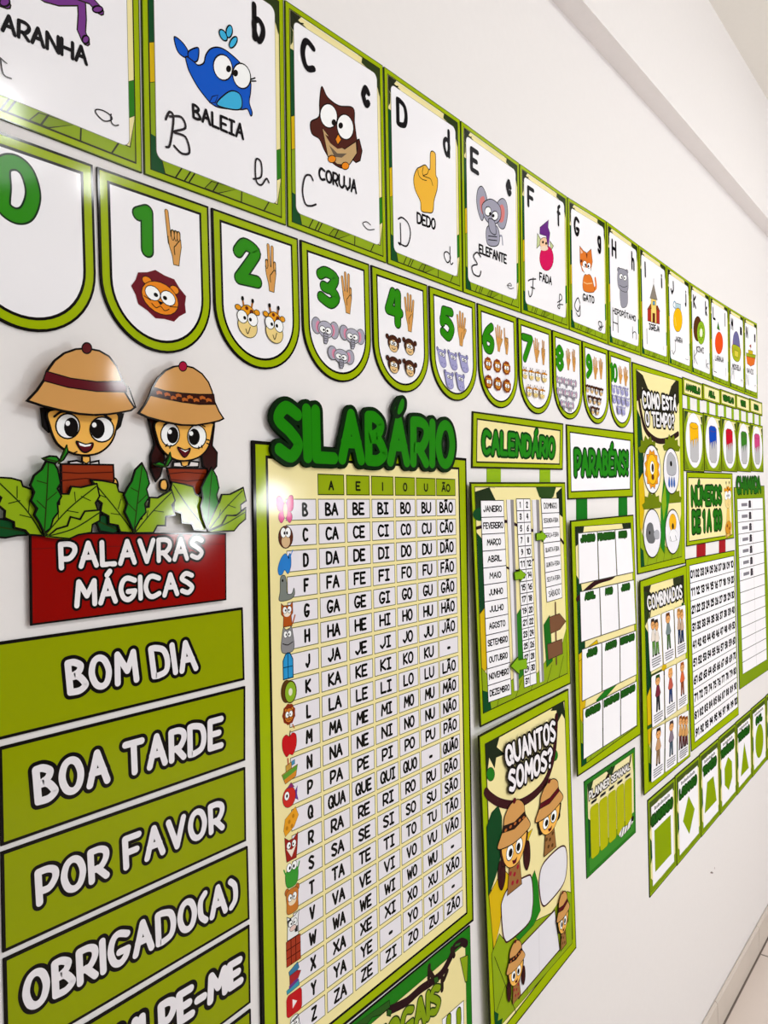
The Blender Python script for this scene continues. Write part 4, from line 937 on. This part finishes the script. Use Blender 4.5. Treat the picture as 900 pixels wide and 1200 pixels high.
a.E(92, 80, 3, 3, DARK); a.build('zebra_picture', b)

# ------------------------------------------------------------------ weather chart
sh = Sheet(.0024); px = sh.crop(*PX); z4 = sh.crop(*Z4)
t = thing('weather_chart', 'COMO ESTÁ O TEMPO? weather chart with four white weather wheels', 'poster', W(776, 666))
inn = '745.3,433 795.2,447 799,652 751,664.5'
b = plate(t, sh, px, '741,424 799.5,443 803.2,660.4 747.3,673.4', inn, 'backing_sheet', CREAM, 'cream_panel')
g = px.q(inn); a = Art(sh, g); jungle(a, g, .004)
a.P('0,0 14,2 24,8 40,14 56,15 70,12 80,4 92,0 100,0 100,12 92,16 84,12 78,18 62,21 44,20 26,16 12,8 10,14 0,16', '2C2A18'); a.L('4,14 10,24 20,31 44,35 70,34 96,30', .016, '2E1B18', True)
for x, y in ((22, 50 - 6), (78, 50 - 8), (28, 83 - 10), (80, 83 - 12)): a.P([(x + (19 + 4 * (k % 2)) * math.cos(math.pi + k * math.pi / 12), y - 2 + (7 + 2.4 * (k % 2)) * math.sin(math.pi + k * math.pi / 12)) for k in range(13)], OLV, .0008, LINE)
a.P('48,72 58,52 74,50 70,66 60,80 54,96 46,92', '238020', .001, LINE); a.P('50,68 60,58 62,70 54,78', '86AA18'); a.build('jungle_picture', b)
a = Art(sh, px); a.T('COMO ESTÁ', pp('751.5,457 792.5,467 792.5,481.5 753,479'), .19, 'F1EDF0', .13, '1E1A14', n=8, gap=2.3, sub=4); a.T('O TEMPO?', pp('755,481 790,485 790,503 756.5,499'), .19, 'F1EDF0', .13, '1E1A14', n=8, gap=2.3, sub=4); a.build('title_lettering', b)
def wheel(cx, cy, r=.066):
    P_ = px(cx, cy); gg = WALL.q([(P_[0] - r, P_[1] + r), (P_[0] + r, P_[1] + r), (P_[0] + r, P_[1] - r), (P_[0] - r, P_[1] - r)])
    a = Art(sh, gg); a.E(50, 50, 50, 50, 'EFECF2', .0036, LINE, n=28); return a.build('weather_wheel', b), gg
wh, g = wheel(764, 550); a = Art(sh, g)
a.P([(50 + (44 if k % 2 else 36) * math.cos(k * math.pi / 12), 50 + (42 if k % 2 else 35) * math.sin(k * math.pi / 12)) for k in range(24)], 'E8961A', .0012); a.E(50, 50, 31, 31, 'F2BE1E', .001)
a.E(50, 47, 12, 14, 'FFFFFF', .001); a.E(52, 47, 7, 9, '3A2A2A'); a.E(52, 66, 8, 6, '5A2A1A'); a.build('sun_picture', wh)
wh, g = wheel(786.4, 552); a = Art(sh, g); a.P('20,40 26,20 45,10 62,14 76,22 82,40 76,56 50,60 26,56', 'B2B2B8', .0014, '6A6A70', True); a.E(48, 34, 7, 6, DARK)
for x in (34, 50, 66): a.P([(x, 62), (x + 6, 78), (x, 86), (x - 6, 78)], '2F62B0', .0008, sm=True)
a.build('rain_cloud_picture', wh)
wh, g = wheel(764, 625); a = Art(sh, g); a.P('14,52 20,34 36,28 52,32 58,44 66,56 60,68 44,70 24,66', '6C6C70', .0014, '4A4A50', True); a.P('58,50 76,44 90,50 88,62 66,62', 'B2B2BA', .001, '8A8A90', True); a.E(34, 48, 4, 4, DARK); a.build('dark_cloud_picture', wh)
wh, g = wheel(788, 623, .064); a = Art(sh, g); a.E(50, 30, 24, 20, 'F0B41E', .0014, 'C07A10'); a.E(50, 38, 7, 7, '3A2A1A'); a.P('24,56 40,46 62,46 80,56 76,70 30,70', 'F2F0F4', .001, 'A8A6AE', True); a.L('30,60 36,70', .003, '3A3A40'); a.L('66,60 72,70', .003, '3A3A40'); a.build('cloudy_sun_picture', wh)

# ------------------------------------------------------------------ colour cards
CU = [1.6165, 1.8155, 2.012, 2.209, 2.405, 2.602]
for i, (nm, en, c) in enumerate((('AMARELO', 'yellow', 'F0B40E'), ('AZUL', 'blue', '1547B4'), ('VERMELHO', 'red', 'C4122A'), ('VERDE', 'green', '3C7E26'), ('ROSA', 'pink', 'CE4A82'))):
    u0, u1 = CU[i] + .002, CU[i + 1] - .002; vt = -.311 + .0025 * i; cu = (u0 + u1) / 2
    t = thing('colour_card', 'lime colour card with a can of %s paint, its name plate on straps above' % en, 'colour card', (cu, -.592), 'colour cards below the alphabet')
    sh = Sheet(.0022); pl = board('name_plate', t, sh, [(u0, vt), (u1, vt), (u1, vt - .054), (u0, vt - .054)], LIME, LINE, .003)
    g = wallq(u0, vt, u1, vt - .054); a = Art(sh, g); a.R(7, 11, 93, 88, CREAM, .0016, LINE); a.build('cream_panel', pl)
    wd = 36 if len(nm) > 5 else 19; a = Art(sh, g); a.T(nm, [(50 - wd, 32), (50 + wd, 32), (50 + wd, 68), (50 - wd, 68)], .28, '1F5E10', .16, '143E0E', n=8, sub=3, gap=1.8); a.build('lettering', pl)
    for x in (.22, .72):
        s2 = Sheet(.001); board('strap', t, s2, [(u0 + x * .195, vt - .05), (u0 + (x + .14) * .195, vt - .05), (u0 + (x + .14) * .195, vt - .098), (u0 + x * .195, vt - .098)], '8CAF18', None, 0)
    vt2 = -.4045 + .0025 * i; vb = -.594 + .0035 * i; b = board('paint_card', t, sh, [(u0, vt2), (u1, vt2), (u1, vb), (u0, vb)], LIME, LINE, .003)
    g = wallq(u0, vt2, u1, vb); a = Art(sh, g)
    a.R(4, 4, 96, 97, '8EA616', .001, LINE); a.R(20, 5, 95, 20, 'E9DFA4'); a.P('4,4 24,4 12,14 4,26', '3A4A20'); a.P('96,6 84,8 90,18 96,24', '3A4A20'); a.P('4,97 4,80 22,97', '6E850F', .0006); a.P('96,97 96,80 78,97', '6E850F', .0006); a.build('jungle_picture', b)
    a = Art(sh, g); a.E(50, 49, 42, 45, 'F4F1F6', .0008, '9AA060', n=28); a.build('white_oval', b)
    a = Art(sh, g); a.P('28,28 72,28 71,78 62,84 38,84 29,78', 'BDBBBE', .0014, '5A585C'); a.P('28,40 28,24 38,20 62,20 72,24 72,44 68,52 64,44 60,46 57,60 54,46 48,48 44,62 41,48 36,50 32,56', c, .001, '3A3030'); a.E(50, 25, 21, 5, c, .0012, '5A3A30'); a.build('paint_can_picture', b)

# ------------------------------------------------------------------ numbers 1 to 100
sh = Sheet(.0022); z6 = sh.crop(*Z6); px = sh.crop(*PX)
t = thing('number_chart', 'numbers chart hanging on red straps from the NÚMEROS DE 1 A 100 sign', 'poster', W(838, 880))
sg = plate(t, sh, z6, '75,95 475,110 490,680 72,755', '88,148 460,155 472,650 95,708', 'title_sign', CREAM, 'cream_panel')
a = Art(sh, z6); a.T('NÚMEROS', pp('110,222 382,214 382,390 114,402'), .22, '1F7010', .08, '103008', n=8, gap=1.5, sub=4); a.T('DE 1 A 100', pp('117,438 384,428 384,604 120,642'), .22, '1F7010', .08, '103008', n=8, gap=1.5, sub=4); a.build('title_lettering', sg)
g = z6.q('390,140 470,140 478,640 398,690', 100, 300); a = Art(sh, g)
a.P('40,150 62,150 70,230 80,300 20,300 30,230', 'E8C060', .001, '8A5A20'); giraffe(a, g.box(10, 20, 92, 160), .001); a.E(50, 255, 34, 32, 'D8932A', .001, '8A5A20'); a.E(38, 244, 8, 8, '8A4A1A'); a.E(62, 262, 8, 8, '8A4A1A')
for x in (32, 66): a.L([(x, 280), (x, 305)], .006, '8A4A1A')
a.build('giraffe_picture', sg)
strap(t, z6, '165,735 243,722 243,850 165,860', 'A31C22'); strap(t, z6, '362,698 418,690 418,805 362,815', 'A31C22')
b = plate(t, sh, px, '803.7,655.3 861,644.7 865.7,837.6 810.4,881', '807.7,662.7 859.5,651.3 864.2,828.5 814,870', 'backing_board', WHT, 'white_panel', .0028)
g = px.q('807.7,662.7 859.5,651.3 864.2,828.5 814,870', 10, 10)
for r in range(10):
    a = Art(sh, g); z0 = sh.z
    if r: a.L([(0, r), (10, r)], .0022, '3A3A34')
    for k in range(10):
        s_ = '%02d' % (r * 10 + k + 1)
        a.T(s_, [(k + .1, r + .27), (k + .9 if len(s_) < 3 else k + .98, r + .27), (k + .9 if len(s_) < 3 else k + .98, r + .77), (k + .1, r + .77)], .25, '1B181A', hold=True, n=6, sub=2)
    a.build('number_row', b); sh.z = z0

# ------------------------------------------------------------------ roll call chart
sh = Sheet(.0022); px = sh.crop(*PX); z6 = sh.crop(*Z6)
t = thing('roll_call_chart', 'tall white lined chart under green CHAMADA title, beside the numbers chart', 'poster', W(886, 790))
P = [px(*p) for p in pp('860.5,571 895.7,569 903.5,783 867,808')]; b = board('backing_sheet', t, sh, P, '7F9A12', LINE, .002)
tq = '864,584.7 893.7,583.5 898.5,773 870.6,790'; g = px.q(tq, 100, 15)
a = Art(sh, px); a.P(tq, WHT, .0016); tb = a.build('white_table', b); a = Art(sh, g)
for r in range(1, 15): a.L([(0, r), (100, r)], .0024, '44443C', hold=True)
a.L([(55, 0), (55, 15)], .0014, '77776A', hold=True); a.build('table_lines', tb)
a = Art(sh, g)
for r in range(7): a.R(14, r + .38, 36, r + .66, '85828A', hold=True); a.E(46, r + .3, 5, .14, '3A3238', n=8, hold=True); a.R(41, r + .4, 51, r + .82, '4A444C', hold=True); a.L([(6, r + .3), (6, r + .75)], .002, '9A969A', hold=True)
a.build('child_figures', tb)
a = Art(sh, z6); a.T('CHAMADA', pp('508,138 722,136 728,284 513,298'), .27, '246A14', .055, '17300F', n=8, gap=1.4, sub=4); a.build('title_letters', b)

# ------------------------------------------------------------------ class rules
sh = Sheet(.0022, .006, .001, 1.26, 1.66); px = sh.crop(*PX); z7 = sh.crop(*Z7)
t = thing('class_rules_poster', 'COMBINADOS class rules poster with nine white picture boxes', 'poster', W(780, 910))
inn = '753.4,688 801.8,674 806.4,880.5 759.6,916'
b = plate(t, sh, px, '749,680.6 805,662 809.8,886.5 753.8,932', inn, 'backing_sheet', CREAM, 'cream_panel', .0028)
g = px.q(inn); a = Art(sh, g); jungle(a, g); twigs(a, g, .006); a.P('0,2 12,4 10,16 0,20', '2A3A18'); a.P('70,0 92,0 88,12 76,14', '30381C'); a.R(10, 46, 45, 50, '3A4A1C'); a.E(42, 46, 6, 2, YEL); a.L('0,72 40,73 60,70', .01, '2E5A1C'); a.build('jungle_picture', b)
a = Art(sh, z7); a.T('COMBINADOS', pp('75,178 274,112 277,188 82,258'), .2, 'F1EDF0', .12, '1A1814', n=8, gap=2.2, sub=3); a.build('title_lettering', b)
ROWS = ['78,302 292,222 300,482 93,590', '95,612 300,512 303,758 100,892', '97,900 305,792 305,1035 92,1188']
CLO = [('E8DCD0', '5A8A3A', '3A2A20', 2), ('7A8A8A', '4A6A3A', '6A3A1A', 1), ('C8A890', '2A3A5A', 'A8783A', 2), ('7A2A3A', '2A2A30', '2A4A20', 1), ('C05A4A', '2A3A6A', 'E0A050', 1), ('D86A3A', '8A4A2A', 'A8582A', 1), ('C89A70', '8A6A4A', '2A1A14', 1), ('8A7A8A', '4A5A6A', '4A3A3A', 1), ('D8A060', '5A2A2A', '8A4A1A', 3)]
for r in range(3):
    g0 = z7.q(ROWS[r], 3, 1)
    for k in range(3):
        g = g0.box(k + .03, 0, k + .97, 1); a = Art(sh, g); a.R(0, 0, 100, 100, WHT, .0014, '6A6A50', r=4, rx=8); bx = a.build('rule_box', b)
        a = Art(sh, g); top, leg, hr, n = CLO[r * 3 + k]
        for j in range(n):
            x = 50 + (j - (n - 1) / 2) * 27; y = 5 + 4 * j; w_ = 1.45 if n == 1 else 1.15
            X = lambda p: [(x + dx * w_, yy) for dx, yy in p]
            a.P(X([(-9, y + 36), (9, y + 36), (11, 72), (2, 72), (0, y + 50), (-3, 72), (-11, 72)]), leg, .0012)
            a.P(X([(-6, y + 17), (6, y + 17), (15, y + 36), (10, y + 41), (-10, y + 41), (-15, y + 36)]), top, .0012)
            a.E(x, y + 9, 13 * w_, 10, 'E8A868', .0012); a.P(X([(-14, y + 10), (-10, y - 2), (10, y - 2), (14, y + 10), (6, y + 4), (-6, y + 4)]), hr); a.E(x - 5 * w_, y + 10, 2, 1.6, DARK, n=6); a.E(x + 5 * w_, y + 10, 2, 1.6, DARK, n=6)
            a.E(x - 8 * w_, 73, 6, 2, DARK, n=8); a.E(x + 7 * w_, 73, 6, 2, DARK, n=8)
        a.build('children_picture', bx)
        a = Art(sh, g)
        for j in range(4): a.R(14 + 4 * (j == 3), 78 + 4.6 * j, 86 - 12 * (j == 3), 80.4 + 4.6 * j, '8E8A90', hold=True)
        a.build('text_lines', bx)

# ------------------------------------------------------------------ shape cards
SU = [1.2575, 1.475, 1.704, 1.909, 2.118, 2.330, 2.561, 2.79]
for i, (nm, en, bw) in enumerate((('QUADRADO', 'a green square', 40), ('LOSANGO', 'a green diamond', 36), ('TRAPÉZIO', 'a green trapezium', 36), ('HEXÁGONO', 'a green hexagon', 38), ('TRIÂNGULO', 'a green triangle', 38), ('OVAL', 'a green oval', 22), ('CÍRCULO', 'only its left edge in view', 34))):
    u0, u1 = SU[i] + .002, SU[i + 1] - .001; sh = Sheet(.0022)
    t = thing('shape_card', 'lime framed shape card %s' % ('with %s on white' % en if i < 6 else 'at the right edge, only its left border in view'), 'shape card', ((u0 + u1) / 2, -1.73), 'shape cards in the bottom row')
    P = [(u0, -1.472), (u1, -1.474), (u1, -1.729), (u0, -1.731)]; board('backing_sheet', t, sh, P, '8BA612', LINE, .0026)
    g = WALL.q(P); a = Art(sh, g); a.R(5, 4, 95, 96, CREAM, .001, LINE); a.P('5,4 95,4 95,14 88,10 80,13 40,9 12,12 8,30 5,34', '4A5A20'); a.P('5,96 5,82 14,88 40,93 70,92 95,84 95,96', '7E970F', .0008, LINE); a.P('5,40 10,45 11,62 5,68', DKG); a.build('jungle_picture', t)
    a = Art(sh, g); a.R(11, 10, 90, 92, WHT, .0006, 'B0AAB0'); pn = a.build('white_panel', t); a = Art(sh, g)
    for k in range(14): a.R(22 + 4.1 * k, 13 - (k % 3 == 0), 24.6 + 4.1 * k, 16, '4A4A40', hold=True)
    a.T(nm, [(50 - bw, 20), (50 + bw, 20), (50 + bw, 30), (50 - bw, 30)], .28, '1E5C12', .2, '143E0E', n=8, sub=3, gap=1.8); a.build('lettering', pn)
    a = Art(sh, g); S_ = {0: '20,37 80,37 80,80 20,80', 1: '50,36 74,58 50,80 26,58', 2: '34,42 68,42 82,76 18,76', 3: '50,36 72,47 72,68 50,80 28,68 28,47', 4: '50,38 76,80 24,80', 5: None, 6: None}[i]
    if S_: a.P(S_, '8CA408', .0008, '6A7C08')
    else: a.E(50, 58, 27, 25, '8CA408', .0008, '6A7C08', n=28)
    a.build('green_shape', pn)
# a small scuff on the plaster
s_ = Sheet(.0006); a = Art(s_, s_.crop(780, 1000, 6)); a.P('314,138 322,128 334,136 330,142', '8A7C78', sm=True); a.E(345, 104, 3, 8, 'CFC4C0', n=10); o = a.build('plaster_scuff'); o['label'] = 'tiny grey scuff on the bare plaster low at the right'; o['category'] = 'scuff mark'
